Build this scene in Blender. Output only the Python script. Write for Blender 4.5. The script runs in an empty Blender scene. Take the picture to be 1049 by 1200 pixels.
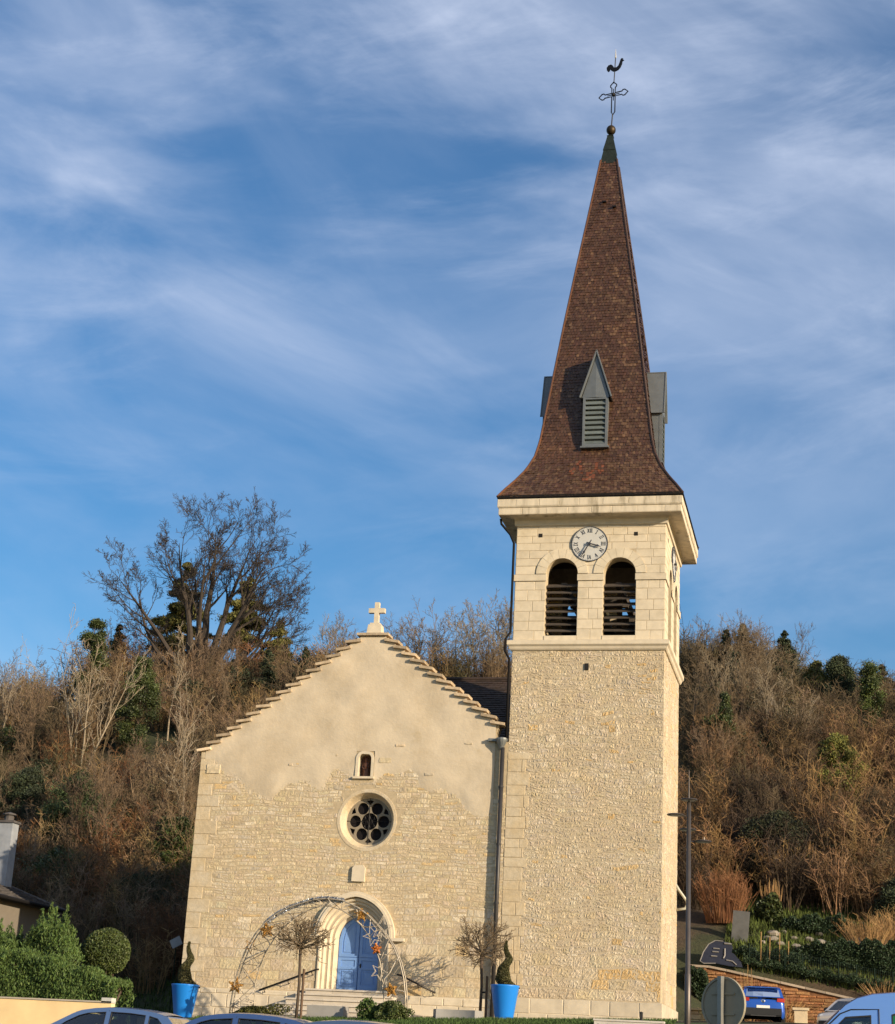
import bpy, bmesh, math, random
import numpy as np
from mathutils import Vector, Matrix
from mathutils.geometry import tessellate_polygon

# ------------------------------------------------------------------ camera, sky, sun, exposure
scene = bpy.context.scene
PI = math.pi
R = math.radians
COL = scene.collection


def setup_camera():
    yaw, pitch, roll = 0.23445, 0.31816, 0.05280
    cy, sy, cp, sp = math.cos(yaw), math.sin(yaw), math.cos(pitch), math.sin(pitch)
    f = Vector((-sy * cp, cy * cp, sp))
    r = Vector((cy, sy, 0))
    u = r.cross(f)
    c, s = math.cos(roll), math.sin(roll)
    r2, u2 = c * r + s * u, -s * r + c * u
    cam = bpy.data.cameras.new('camera')
    o = bpy.data.objects.new('camera', cam)
    COL.objects.link(o)
    m = Matrix((r2, u2, -f)).transposed().to_4x4()
    m.translation = Vector((12.716, -65.533, -0.68))
    o.matrix_world = m
    cam.sensor_fit = 'HORIZONTAL'
    cam.sensor_width = 36
    cam.lens = 2026.785 / 1049 * 36
    cam.clip_end = 5000
    scene.camera = o


setup_camera()
SUN_AZ, SUN_EL = R(119), R(16)      # clockwise from +Y, above the horizon
sun_vec = Vector((math.sin(SUN_AZ) * math.cos(SUN_EL), math.cos(SUN_AZ) * math.cos(SUN_EL), math.sin(SUN_EL)))


def setup_world():
    w = bpy.data.worlds.new('World')
    scene.world = w
    w.use_nodes = True
    nt = w.node_tree
    N, L = nt.nodes, nt.links
    bg = N['Background']
    sky = N.new('ShaderNodeTexSky')
    sky.sky_type = 'NISHITA'
    sky.sun_disc = False
    sky.sun_elevation = SUN_EL
    sky.sun_rotation = SUN_AZ
    sky.altitude = 300
    sky.air_density = 1.0
    sky.dust_density = 0.6
    sky.ozone_density = 2.0
    tc = N.new('ShaderNodeTexCoord')

    def layer(rot, scale, nscale, detail, dist, lo, hi, loc=(0, 0, 0), ro=0.52):
        m1 = N.new('ShaderNodeMapping')
        m1.inputs['Rotation'].default_value = (0, R(rot), 0)
        L.new(tc.outputs['Generated'], m1.inputs['Vector'])
        m2 = N.new('ShaderNodeMapping')
        m2.inputs['Scale'].default_value = scale
        m2.inputs['Location'].default_value = loc
        L.new(m1.outputs[0], m2.inputs['Vector'])
        n = N.new('ShaderNodeTexNoise')
        n.inputs['Scale'].default_value = nscale
        n.inputs['Detail'].default_value = detail
        n.inputs['Roughness'].default_value = ro
        n.inputs['Distortion'].default_value = dist
        L.new(m2.outputs[0], n.inputs['Vector'])
        mr = N.new('ShaderNodeMapRange')
        mr.interpolation_type = 'SMOOTHSTEP'
        mr.inputs['From Min'].default_value = lo
        mr.inputs['From Max'].default_value = hi
        L.new(n.outputs['Fac'], mr.inputs['Value'])
        return mr.outputs[0]

    def math2(op, a, b):
        n = N.new('ShaderNodeMath')
        n.operation = op
        for i, v in enumerate((a, b)):
            if isinstance(v, (int, float)):
                n.inputs[i].default_value = v
            else:
                L.new(v, n.inputs[i])
        return n.outputs[0]
    veil = layer(-10, (1, 1, 2.4), 3.8, 7, 0.5, 0.34, 0.72, (0.9, 0, 0.3), 0.52)
    streak = layer(-24, (1, 1, 3.0), 4.4, 9, 0.6, 0.44, 0.80, (0.0, 0.2, 0.35), 0.56)
    wisps = layer(9, (1, 1, 3.6), 6.5, 11, 0.4, 0.46, 0.84, (0.6, 0, 0.0), 0.62)
    sep = N.new('ShaderNodeSeparateXYZ')
    L.new(tc.outputs['Generated'], sep.inputs[0])
    up = N.new('ShaderNodeMapRange')          # thin high cloud thickens overhead, clear towards the hill
    up.inputs['From Min'].default_value = 0.18
    up.inputs['From Max'].default_value = 0.60
    up.inputs['To Min'].default_value = 0.26
    up.inputs['To Max'].default_value = 1.0
    L.new(sep.outputs['Z'], up.inputs['Value'])
    a = math2('ADD', math2('MULTIPLY', veil, 0.50), 0.09)
    b = math2('MULTIPLY', math2('MULTIPLY', streak, 0.40), math2('ADD', math2('MULTIPLY', veil, 0.7), 0.3))
    c = math2('MULTIPLY', wisps, 0.34)
    s = math2('ADD', math2('ADD', a, b), c)
    s = math2('MULTIPLY', s, up.outputs[0])
    cl = N.new('ShaderNodeClamp')
    cl.inputs['Max'].default_value = 0.78
    L.new(s, cl.inputs['Value'])
    mix = N.new('ShaderNodeMix')
    mix.data_type = 'RGBA'
    L.new(cl.outputs[0], mix.inputs['Factor'])
    hs = N.new('ShaderNodeHueSaturation')
    hs.inputs['Hue'].default_value = 0.503
    hs.inputs['Saturation'].default_value = 1.40
    hs.inputs['Value'].default_value = 1.05
    L.new(sky.outputs[0], hs.inputs['Color'])
    L.new(hs.outputs[0], mix.inputs['A'])
    mix.inputs['B'].default_value = (5.3, 5.9, 7.3, 1)
    L.new(mix.outputs['Result'], bg.inputs['Color'])
    bg.inputs['Strength'].default_value = 0.10


setup_world()
sl = bpy.data.lights.new('sun', 'SUN')
sl.energy = 5.0
sl.angle = R(0.5)
sl.color = (1.0, 0.83, 0.60)
so = bpy.data.objects.new('sun', sl)
COL.objects.link(so)
so.rotation_euler = (-sun_vec).to_track_quat('-Z', 'Y').to_euler()
scene.view_settings.view_transform = 'Standard'
scene.view_settings.look = 'None'
scene.view_settings.exposure = 0.45
scene.view_settings.gamma = 1
scene.view_settings.use_curve_mapping = False


# ------------------------------------------------------------------ materials
def mat(name, col, rough=0.8, var=0.25, scale=2.0, bump=0.0, bscale=40.0, metal=0.0, spec=0.4, tint=True,
        stretch=(1, 1, 1), col2=None, c2scale=1.0, c2lo=0.5, c2hi=0.65, bdist=0.02, coat=0.0, trans=0.0, emit=None, col3=None, c3scale=0.35, c3lo=0.58, c3hi=0.74, c3max=0.7):
    m = bpy.data.materials.new(name)
    m.use_nodes = True
    nt = m.node_tree
    N, L = nt.nodes, nt.links
    b = N['Principled BSDF']
    b.inputs['Roughness'].default_value = rough
    b.inputs['Metallic'].default_value = metal
    b.inputs['Specular IOR Level'].default_value = spec
    b.inputs['Coat Weight'].default_value = coat
    b.inputs['Coat Roughness'].default_value = 0.05
    tc = N.new('ShaderNodeTexCoord')
    mp = N.new('ShaderNodeMapping')
    mp.inputs['Scale'].default_value = stretch
    L.new(tc.outputs['Object'], mp.inputs['Vector'])

    def noise(sc, det=5):
        n = N.new('ShaderNodeTexNoise')
        n.inputs['Scale'].default_value = sc
        n.inputs['Detail'].default_value = det
        n.inputs['Roughness'].default_value = 0.6
        L.new(mp.outputs[0], n.inputs['Vector'])
        return n.outputs['Fac']
    rgb = N.new('ShaderNodeRGB')
    rgb.outputs[0].default_value = (*col, 1)
    cur = rgb.outputs[0]

    def mixn(fac, a, bb, kind='MIX'):
        x = N.new('ShaderNodeMix')
        x.data_type = 'RGBA'
        x.blend_type = kind
        if isinstance(fac, (int, float)):
            x.inputs['Factor'].default_value = fac
        else:
            L.new(fac, x.inputs['Factor'])
        L.new(a, x.inputs['A'])
        if isinstance(bb, tuple):
            x.inputs['B'].default_value = bb
        else:
            L.new(bb, x.inputs['B'])
        return x.outputs['Result']
    if col2:
        mr = N.new('ShaderNodeMapRange')
        mr.interpolation_type = 'SMOOTHSTEP'
        mr.inputs['From Min'].default_value = c2lo
        mr.inputs['From Max'].default_value = c2hi
        L.new(noise(c2scale, 7), mr.inputs['Value'])
        cur = mixn(mr.outputs[0], cur, (*col2, 1))
    if col3:
        mr = N.new('ShaderNodeMapRange')
        mr.interpolation_type = 'SMOOTHSTEP'
        mr.inputs['From Min'].default_value = c3lo
        mr.inputs['From Max'].default_value = c3hi
        mr.inputs['To Max'].default_value = c3max
        L.new(noise(c3scale, 9), mr.inputs['Value'])
        cur = mixn(mr.outputs[0], cur, (*col3, 1))
    if var > 0:
        mr = N.new('ShaderNodeMapRange')
        mr.inputs['From Min'].default_value = 0.25
        mr.inputs['From Max'].default_value = 0.75
        mr.inputs['To Min'].default_value = 1 - var
        mr.inputs['To Max'].default_value = 1 + var
        L.new(noise(scale, 8), mr.inputs['Value'])
        cb = N.new('ShaderNodeCombineColor')
        for i in range(3):
            L.new(mr.outputs[0], cb.inputs[i])
        cur = mixn(1.0, cur, cb.outputs[0], 'MULTIPLY')
    if tint:
        at = N.new('ShaderNodeAttribute')
        at.attribute_name = 'tint'
        cur = mixn(1.0, cur, at.outputs['Color'], 'MULTIPLY')
    L.new(cur, b.inputs['Base Color'])
    if emit:
        b.inputs['Emission Color'].default_value = (*emit, 1)
        b.inputs['Emission Strength'].default_value = 1
    if trans:
        b.inputs['Transmission Weight'].default_value = trans
        b.inputs['IOR'].default_value = 1.45
    if bump > 0:
        bp = N.new('ShaderNodeBump')
        bp.inputs['Strength'].default_value = bump
        bp.inputs['Distance'].default_value = bdist
        L.new(noise(bscale, 6), bp.inputs['Height'])
        L.new(bp.outputs[0], b.inputs['Normal'])
    return m


def glass_mat(name, col=(0.5, 0.55, 0.6), mixf=0.6):
    m = bpy.data.materials.new(name)
    m.use_nodes = True
    nt = m.node_tree
    N, L = nt.nodes, nt.links
    out = N['Material Output']
    N.remove(N['Principled BSDF'])
    t = N.new('ShaderNodeBsdfTransparent')
    t.inputs[0].default_value = (*col, 1)
    g = N.new('ShaderNodeBsdfGlossy')
    g.inputs['Roughness'].default_value = 0.03
    g.inputs[0].default_value = (0.9, 0.9, 0.9, 1)
    fr = N.new('ShaderNodeFresnel')
    fr.inputs['IOR'].default_value = 1.6
    mx = N.new('ShaderNodeMixShader')
    L.new(fr.outputs[0], mx.inputs[0])
    L.new(t.outputs[0], mx.inputs[1])
    L.new(g.outputs[0], mx.inputs[2])
    L.new(mx.outputs[0], out.inputs[0])
    return m


M = {}
M['stone'] = mat('rubble_stone', (0.515, 0.415, 0.275), 0.9, 0.16, 6, 0.5, 18, spec=0.2, bdist=0.025,
                 col2=(0.53, 0.45, 0.33), c2scale=0.9, c2lo=0.42, c2hi=0.62, col3=(0.46, 0.33, 0.15), c3scale=0.8, c3lo=.56, c3hi=.72, c3max=.55)
M['stone_tower'] = mat('tower_stone', (0.475, 0.385, 0.26), 0.9, 0.22, 6, 0.9, 12, spec=0.2, bdist=0.04,
                       col2=(0.50, 0.43, 0.325), c2scale=0.7, c2lo=0.42, c2hi=0.62, col3=(0.42, 0.30, 0.15), c3scale=0.7, c3lo=.57, c3hi=.72, c3max=.6)
M['ashlar'] = mat('dressed_stone', (0.60, 0.515, 0.385), 0.85, 0.12, 3, 0.25, 30, spec=0.25, bdist=0.012,
                  col2=(0.55, 0.47, 0.345), c2scale=1.3, col3=(0.42, 0.34, 0.22), c3scale=1.6, c3lo=.60, c3hi=.76, c3max=.5)
M['ashlar_stained'] = mat('stained_stone', (0.60, 0.515, 0.385), 0.85, 0.2, 3, 0.25, 30, spec=0.25, bdist=0.012,
                          stretch=(1, 1, 0.25), col2=(0.30, 0.25, 0.17), c2scale=2.2, c2lo=0.49, c2hi=0.70)
M['mortar'] = mat('mortar', (0.45, 0.36, 0.235), 0.95, 0.2, 6, 0.4, 30, spec=0.1)
M['mortar_pale'] = mat('mortar_pale', (0.45, 0.37, 0.255), 0.95, 0.2, 6, 0.4, 30, spec=0.1)
M['plaster'] = mat('lime_plaster', (0.56, 0.47, 0.345), 0.95, 0.12, 1.3, 0.35, 8, spec=0.1, bdist=0.03,
                   col2=(0.50, 0.41, 0.29), c2scale=0.42, c2lo=0.44, c2hi=0.64, col3=(0.41, 0.31, 0.17), c3scale=0.5, c3lo=.57, c3hi=.72, c3max=.6)
M['coping'] = mat('coping_stone', (0.42, 0.33, 0.225), 0.9, 0.35, 4, 0.5, 20)
M['step'] = mat('step_stone', (0.56, 0.50, 0.42), 0.85, 0.12, 3, 0.15, 25)
M['tile'] = mat('brown_roof_tile', (0.066, 0.033, 0.018), 0.40, 0.25, 3, 0.25, 60, spec=0.4,
                col2=(0.092, 0.044, 0.023), c2scale=0.6, c2lo=0.5, c2hi=0.7)
M['dark_tile'] = mat('dark_roof_tile', (0.040, 0.024, 0.016), 0.85, 0.3, 3, 0.3, 40)
M['zinc'] = mat('green_zinc', (0.155, 0.165, 0.165), 0.45, 0.18, 3, 0.1, 20, metal=0.35)
M['slat'] = mat('grey_green_slat', (0.115, 0.135, 0.132), 0.55, 0.15, 4, 0.1, 30)
M['copper'] = mat('dark_copper', (0.018, 0.026, 0.020), 0.6, 0.4, 5, 0.2, 20, metal=0.4)
M['iron'] = mat('black_iron', (0.012, 0.012, 0.014), 0.5, 0.2, 8, metal=0.4)
M['gilt'] = mat('old_gilt', (0.045, 0.032, 0.018), 0.5, 0.4, 6, metal=0.6)
M['pale_metal'] = mat('pale_metal', (0.75, 0.70, 0.6), 0.3, 0.1, 6, metal=0.6)
M['wood_dark'] = mat('dark_louvre_wood', (0.075, 0.06, 0.048), 0.7, 0.3, 6, 0.3, 30)
M['bronze'] = mat('bell_bronze', (0.10, 0.085, 0.05), 0.45, 0.3, 5, metal=0.7)
M['black'] = mat('hole_shade_black', (0.012, 0.011, 0.010), 0.9, 0.2, 4)  # shade inside the putlog holes, put into the colour
M['clock_face'] = mat('clock_face', (0.52, 0.51, 0.475), 0.5, 0.06, 4)
M['clock_black'] = mat('clock_black', (0.035, 0.038, 0.05), 0.5, 0.1, 4)
M['lead_glass'] = mat('dark_leaded_glass', (0.014, 0.012, 0.013), 0.7, 0.5, 12, 0.5, 14, spec=0.08)
M['tracery'] = mat('tracery_stone', (0.23, 0.195, 0.145), 0.9, 0.2, 5, 0.3, 25)
M['door'] = mat('blue_door_paint', (0.165, 0.30, 0.60), 0.45, 0.10, 3, 0.05, 30)
M['pipe'] = mat('grey_downpipe', (0.045, 0.042, 0.042), 0.45, 0.2, 5, metal=0.3)
M['pipe_dark'] = mat('dark_downpipe', (0.010, 0.009, 0.009), 0.8, 0.2, 5, spec=0.15)
M['pipe_pale'] = mat('pale_pipe', (0.45, 0.44, 0.36), 0.5, 0.1, 5)
M['statue'] = mat('statue_wood', (0.13, 0.055, 0.035), 0.6, 0.4, 9, 0.3, 20)
M['blue_pot'] = mat('blue_plastic', (0.012, 0.20, 0.66), 0.42, 0.03, 2, 0.03, 60)
M['soil'] = mat('soil', (0.06, 0.045, 0.03), 0.95, 0.4, 8, 0.8, 20)
M['topiary'] = mat('topiary_leaf', (0.085, 0.080, 0.030), 0.75, 0.35, 6)
M['bark'] = mat('brown_bark', (0.085, 0.060, 0.042), 0.9, 0.35, 6, 0.5, 25)
M['bark_grey'] = mat('grey_bark', (0.185, 0.150, 0.112), 0.9, 0.3, 6, 0.4, 25)
M['bark_pale'] = mat('pale_bark', (0.30, 0.24, 0.165), 0.85, 0.35, 4, 0.3, 25)
M['twig'] = mat('brown_twig', (0.150, 0.108, 0.064), 0.9, 0.3, 3)
M['twig_grey'] = mat('grey_twig', (0.21, 0.168, 0.11), 0.9, 0.3, 3)
M['oak_bark'] = mat('dark_oak_bark', (0.045, 0.034, 0.026), 0.9, 0.3, 6, 0.5, 15)
M['scrub'] = mat('scrub_stem', (0.170, 0.120, 0.073), 0.9, 0.25, 1.5)
M['willow'] = mat('orange_willow_stem', (0.23, 0.105, 0.045), 0.8, 0.25, 3)
M['straw'] = mat('dry_grass_stem', (0.36, 0.22, 0.09), 0.85, 0.3, 3)
M['conifer'] = mat('conifer_leaf', (0.115, 0.110, 0.030), 0.8, 0.35, 2)
M['conifer_dark'] = mat('dark_conifer_leaf', (0.034, 0.044, 0.020), 0.8, 0.35, 2)
M['ivy'] = mat('ivy_leaf', (0.050, 0.066, 0.018), 0.55, 0.4, 4)
M['thuja'] = mat('hedge_leaf', (0.064, 0.105, 0.021), 0.7, 0.3, 3)
M['hedge_dark'] = mat('dark_hedge_leaf', (0.024, 0.045, 0.016), 0.65, 0.3, 3)
M['box_leaf'] = mat('box_leaf', (0.062, 0.082, 0.020), 0.55, 0.35, 3)
M['grass'] = mat('grass', (0.055, 0.095, 0.020), 0.85, 0.3, 2)
M['litter'] = mat('leaf_litter', (0.075, 0.050, 0.030), 0.95, 0.35, 0.5, 0.8, 6, tint=False, bdist=0.1,
                  col2=(0.040, 0.046, 0.018), c2scale=0.12, c2lo=0.42, c2hi=0.56)
M['asphalt'] = mat('asphalt', (0.055, 0.054, 0.053), 0.9, 0.2, 1.2, 0.4, 60, tint=False)
M['turf'] = mat('turf', (0.050, 0.080, 0.022), 0.95, 0.3, 1.0, 0.6, 12, tint=False)
M['gravel'] = mat('gravel', (0.34, 0.29, 0.22), 0.95, 0.25, 3, 0.6, 40, tint=False)
M['yellow_wall'] = mat('yellow_render', (0.80, 0.58, 0.30), 0.9, 0.12, 1.2, 0.2, 40, col2=(0.42, 0.29, 0.15), c2scale=0.7, c2lo=0.55, c2hi=0.7)
M['render_grey'] = mat('house_render', (0.17, 0.145, 0.115), 0.9, 0.1, 1.2, 0.2, 40)
M['chimney'] = mat('chimney_render', (0.27, 0.285, 0.31), 0.9, 0.2, 2.5, 0.3, 20)
M['slate'] = mat('grey_roof_tile', (0.085, 0.075, 0.07), 0.8, 0.3, 3, 0.4, 40)
M['wallstone'] = mat('rust_wall_stone', (0.33, 0.165, 0.08), 0.9, 0.35, 4, 0.8, 12, bdist=0.05)
M['concrete'] = mat('pale_concrete', (0.42, 0.38, 0.32), 0.9, 0.15, 2, 0.3, 30)
M['grey_stone'] = mat('grey_planter_stone', (0.27, 0.26, 0.245), 0.85, 0.12, 3, 0.2, 40)
M['slab'] = mat('grey_slab', (0.10, 0.10, 0.098), 0.8, 0.25, 3, 0.2, 20)
M['rock'] = mat('pale_rock', (0.26, 0.225, 0.18), 0.9, 0.25, 5, 0.5, 12)
M['navy'] = mat('navy_sheet', (0.018, 0.022, 0.042), 0.6, 0.25, 4, 0.2, 10)
M['white_edge'] = mat('white_edging', (0.24, 0.225, 0.21), 0.6, 0.2, 6)
M['lamp_steel'] = mat('grey_lamp_steel', (0.10, 0.085, 0.075), 0.4, 0.15, 4, metal=0.5)
M['lamp_glass'] = mat('lamp_diffuser', (0.55, 0.53, 0.48), 0.4, 0.05, 4)
M['sign_grey'] = mat('sign_back_grey', (0.27, 0.235, 0.165), 0.7, 0.14, 5)
M['galv'] = mat('galvanised_steel', (0.24, 0.235, 0.215), 0.45, 0.15, 6, metal=0.5)
M['green_post'] = mat('dark_green_post', (0.008, 0.018, 0.012), 0.8, 0.1, 6, spec=0.15)
M['wire'] = mat('fence_wire', (0.03, 0.05, 0.035), 0.5, 0.1, 6)
M['rail'] = mat('dark_handrail', (0.025, 0.02, 0.018), 0.45, 0.1, 6, metal=0.3)
M['stake'] = mat('stake_wood', (0.115, 0.07, 0.042), 0.85, 0.3, 6, 0.3, 25)
M['arch_metal'] = mat('pale_arch_metal', (0.36, 0.31, 0.24), 0.45, 0.15, 6, metal=0.3)
M['tinsel'] = mat('silver_tinsel', (0.55, 0.57, 0.62), 0.3, 0.2, 6, metal=0.7)
M['gold_star'] = mat('gold_star', (0.38, 0.20, 0.045), 0.5, 0.25, 8, 0.5, 30)
M['orange_star'] = mat('orange_star', (0.46, 0.16, 0.035), 0.5, 0.25, 8, 0.5, 30)
M['rope'] = mat('pale_rope_light', (0.50, 0.43, 0.34), 0.5, 0.1, 6)
M['tyre'] = mat('tyre', (0.015, 0.015, 0.015), 0.85, 0.1, 6)
M['rim'] = mat('wheel_rim', (0.45, 0.45, 0.46), 0.35, 0.1, 6, metal=0.8)
M['trim'] = mat('black_trim', (0.015, 0.015, 0.016), 0.55, 0.1, 6)
M['seat'] = mat('seat_fabric', (0.035, 0.033, 0.032), 0.9, 0.2, 8)
M['beige_seat'] = mat('beige_seat', (0.5, 0.36, 0.22), 0.9, 0.2, 8)
M['red_lens'] = mat('red_lens', (0.35, 0.02, 0.015), 0.25, 0.1, 8)
M['clear_lens'] = mat('clear_lens', (0.6, 0.6, 0.6), 0.15, 0.1, 8)
M['plate'] = mat('number_plate', (0.7, 0.7, 0.68), 0.5, 0.03, 8)
M['chrome'] = mat('chrome', (0.6, 0.6, 0.62), 0.15, 0.05, 8, metal=1)
M['glass'] = glass_mat('car_glass', (0.60, 0.66, 0.66))
M['green_panel'] = mat('green_panel', (0.008, 0.12, 0.045), 0.4, 0.05, 2)


def paint(name, c):
    return mat(name, c, 0.35, 0.03, 2, metal=0.25, coat=0.8, spec=0.5)


M['paint_steel'] = paint('steel_blue_paint', (0.085, 0.15, 0.30))
M['paint_blue'] = paint('bright_blue_paint', (0.015, 0.085, 0.42))
M['paint_white'] = paint('off_white_paint', (0.55, 0.50, 0.44))
M['paint_van'] = paint('light_blue_paint', (0.13, 0.27, 0.62))
M['paint_navy'] = paint('deep_blue_paint', (0.04, 0.085, 0.22))
M['paint_slate'] = paint('slate_blue_paint', (0.06, 0.10, 0.19))


# ------------------------------------------------------------------ mesh helpers
class MB:
    """collects geometry; build() links it as ONE mesh object"""

    def __init__(s):
        s.v, s.f, s.t = [], [], []
        s.chunks = []
        s.tint = (1, 1, 1)

    def add(s, verts, faces, tint=None):
        b = len(s.v)
        s.v.extend(tuple(p) for p in verts)
        s.t.extend([tint or s.tint] * len(verts))
        s.f.extend(tuple(i + b for i in f) for f in faces)

    def add_np(s, V, F, T):
        s.chunks.append((np.asarray(V, np.float32), np.asarray(F, np.int32), np.asarray(T, np.float32)))

    def box(s, c, size, rz=0, ry=0, rx=0, tint=None, taper=1.0):
        hx, hy, hz = size[0] / 2, size[1] / 2, size[2] / 2
        m = Matrix.Rotation(rz, 3, 'Z') @ Matrix.Rotation(ry, 3, 'Y') @ Matrix.Rotation(rx, 3, 'X')
        pts = []
        for k in (-1, 1):
            tt = taper if k > 0 else 1
            for (i, j) in ((-1, -1), (1, -1), (1, 1), (-1, 1)):
                pts.append(Vector(c) + m @ Vector((i * hx * tt, j * hy * tt, k * hz)))
        s.add(pts, [(0, 3, 2, 1), (4, 5, 6, 7), (0, 1, 5, 4), (1, 2, 6, 5), (2, 3, 7, 6), (3, 0, 4, 7)], tint)

    def tube(s, path, rad, n=6, cap=True, tint=None, closed=False):
        P = [Vector(p) for p in path]
        k = len(P)
        rs = rad if isinstance(rad, (list, tuple)) else [rad] * k
        verts = []
        prev = None
        for i in range(k):
            if closed:
                d = P[(i + 1) % k] - P[i - 1]
            else:
                d = P[min(i + 1, k - 1)] - P[max(i - 1, 0)]
            if d.length < 1e-9:
                d = Vector((0, 0, 1))
            d.normalize()
            if prev is None:
                a = Vector((0, 0, 1)) if abs(d.z) < 0.9 else Vector((1, 0, 0))
                e1 = d.cross(a).normalized()
            else:
                e1 = prev - d * prev.dot(d)
                if e1.length < 1e-6:
                    e1 = d.orthogonal()
                e1.normalize()
            prev = e1
            e2 = d.cross(e1)
            for j in range(n):
                an = 2 * PI * j / n
                verts.append(P[i] + (e1 * math.cos(an) + e2 * math.sin(an)) * rs[i])
        faces = []
        for i in range(k if closed else k - 1):
            i2 = (i + 1) % k
            for j in range(n):
                faces.append((i * n + j, i * n + (j + 1) % n, i2 * n + (j + 1) % n, i2 * n + j))
        if cap and not closed:
            faces.append(tuple(range(n - 1, -1, -1)))
            faces.append(tuple((k - 1) * n + j for j in range(n)))
        s.add(verts, faces, tint)

    def lathe(s, prof, c, n=24, axis='Z', tint=None, cap=True):
        verts, faces = [], []
        for (r, h) in prof:
            for j in range(n):
                a = 2 * PI * j / n
                q = (r * math.cos(a), r * math.sin(a), h)
                if axis == 'Y':
                    q = (q[0], q[2], q[1])
                if axis == 'X':
                    q = (q[2], q[0], q[1])
                verts.append((c[0] + q[0], c[1] + q[1], c[2] + q[2]))
        k = len(prof)
        for i in range(k - 1):
            for j in range(n):
                faces.append((i * n + j, i * n + (j + 1) % n, (i + 1) * n + (j + 1) % n, (i + 1) * n + j))
        if cap:
            faces.append(tuple(range(n - 1, -1, -1)))
            faces.append(tuple((k - 1) * n + j for j in range(n)))
        s.add(verts, faces, tint)

    def slab(s, loops, fn, d0, d1, front=True, back=True, sides=True, tint=None):
        """filled 2-D outline with holes, given thickness; fn(u, v, d) -> xyz"""
        flat = [p for l in loops for p in l]
        tris = tessellate_polygon([[Vector((p[0], p[1], 0)) for p in l] for l in loops])
        n = len(flat)
        verts = [fn(p[0], p[1], d0) for p in flat] + [fn(p[0], p[1], d1) for p in flat]
        faces = []
        if front:
            faces += [tuple(t) for t in tris]
        if back:
            faces += [tuple(i + n for i in reversed(t)) for t in tris]
        if sides:
            b = 0
            for l in loops:
                k = len(l)
                for i in range(k):
                    j = (i + 1) % k
                    faces.append((b + i, b + j, n + b + j, n + b + i))
                b += k
        s.add(verts, faces, tint)

    def grid(s, rows, tint=None, closed=False):
        n = len(rows[0])
        verts = [p for r in rows for p in r]
        faces = []
        for i in range(len(rows) - 1):
            for j in range(n if closed else n - 1):
                j2 = (j + 1) % n
                faces.append((i * n + j, i * n + j2, (i + 1) * n + j2, (i + 1) * n + j))
        s.add(verts, faces, tint)

    def sphere(s, c, r, n=14, m=9, tint=None):
        rr = r if isinstance(r, (tuple, list)) else (r, r, r)
        rows = []
        for i in range(m + 1):
            th = PI * i / m
            rows.append([(c[0] + rr[0] * math.sin(th) * math.cos(2 * PI * j / n),
                          c[1] + rr[1] * math.sin(th) * math.sin(2 * PI * j / n),
                          c[2] - rr[2] * math.cos(th)) for j in range(n)])
        s.grid(rows, tint, closed=True)

    def build(s, name, m, parent=None, smooth=False, fixn=False, world=True):
        off = np.zeros(3, np.float32)
        if parent is not None and world:
            off = np.array(ROOT_LOC.get(parent.name, (0, 0, 0)), np.float32)
        V = [np.array(s.v, np.float32).reshape(-1, 3)]
        T = [np.array(s.t, np.float32).reshape(-1, 3)]
        loops = [np.fromiter((i for f in s.f for i in f), np.int32)]
        tot = [np.fromiter((len(f) for f in s.f), np.int32)]
        b = len(V[0])
        for (v, f, t) in s.chunks:
            V.append(v)
            T.append(t)
            loops.append((f + b).ravel())
            tot.append(np.full(len(f), f.shape[1], np.int32))
            b += len(v)
        V, T = np.concatenate(V) - off, np.concatenate(T)
        loops, tot = np.concatenate(loops), np.concatenate(tot)
        me = bpy.data.meshes.new(name)
        me.vertices.add(len(V))
        me.vertices.foreach_set('co', V.ravel())
        me.loops.add(len(loops))
        me.loops.foreach_set('vertex_index', loops)
        me.polygons.add(len(tot))
        st = np.concatenate(([0], np.cumsum(tot)[:-1])).astype(np.int32)
        me.polygons.foreach_set('loop_start', st)
        me.polygons.foreach_set('use_smooth', np.full(len(tot), bool(smooth)))
        me.update(calc_edges=True)
        me.validate()
        if len(me.vertices) == len(T):
            at = me.attributes.new('tint', 'FLOAT_COLOR', 'POINT')
            at.data.foreach_set('color', np.concatenate((T, np.ones((len(T), 1), np.float32)), 1).ravel())
        if fixn:
            bm = bmesh.new()
            bm.from_mesh(me)
            bmesh.ops.remove_doubles(bm, verts=bm.verts, dist=0.0005)
            bmesh.ops.recalc_face_normals(bm, faces=bm.faces)
            bm.to_mesh(me)
            bm.free()
        me.materials.append(M[m] if isinstance(m, str) else m)
        o = bpy.data.objects.new(name, me)
        COL.objects.link(o)
        if parent is not None:
            o.parent = parent
            ROOT_LOC[o.name] = ROOT_LOC.get(parent.name, (0, 0, 0)) if world else (0, 0, 0)
        return o


ROOT_LOC = {}


def tag(o, label=None, cat=None, group=None, kind=None):
    for k, v in (('label', label), ('category', cat), ('group', group), ('kind', kind)):
        if v:
            o[k] = v
    return o


def thing(name, label, cat, loc=(0, 0, 0), rz=0, group=None):
    o = bpy.data.objects.new(name, None)
    o.empty_display_size = 0.3
    COL.objects.link(o)
    o.location = loc
    o.rotation_euler = (0, 0, rz)
    ROOT_LOC[o.name] = tuple(loc)
    return tag(o, label, cat, group)


def copy_tree(o, parent=None):
    c = o.copy()
    COL.objects.link(c)
    c.parent = parent
    for ch in [x for x in COL.objects if x.parent == o]:
        copy_tree(ch, c)
    return c


def fxz(u, v, d):
    return (u, d, v)


def fyz(u, v, d):
    return (d, u, v)


def sm(a, b, x):
    t = min(1, max(0, (x - a) / (b - a)))
    return t * t * (3 - 2 * t)


def interp(x, xs, ys):
    return float(np.interp(x, xs, ys))


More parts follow.
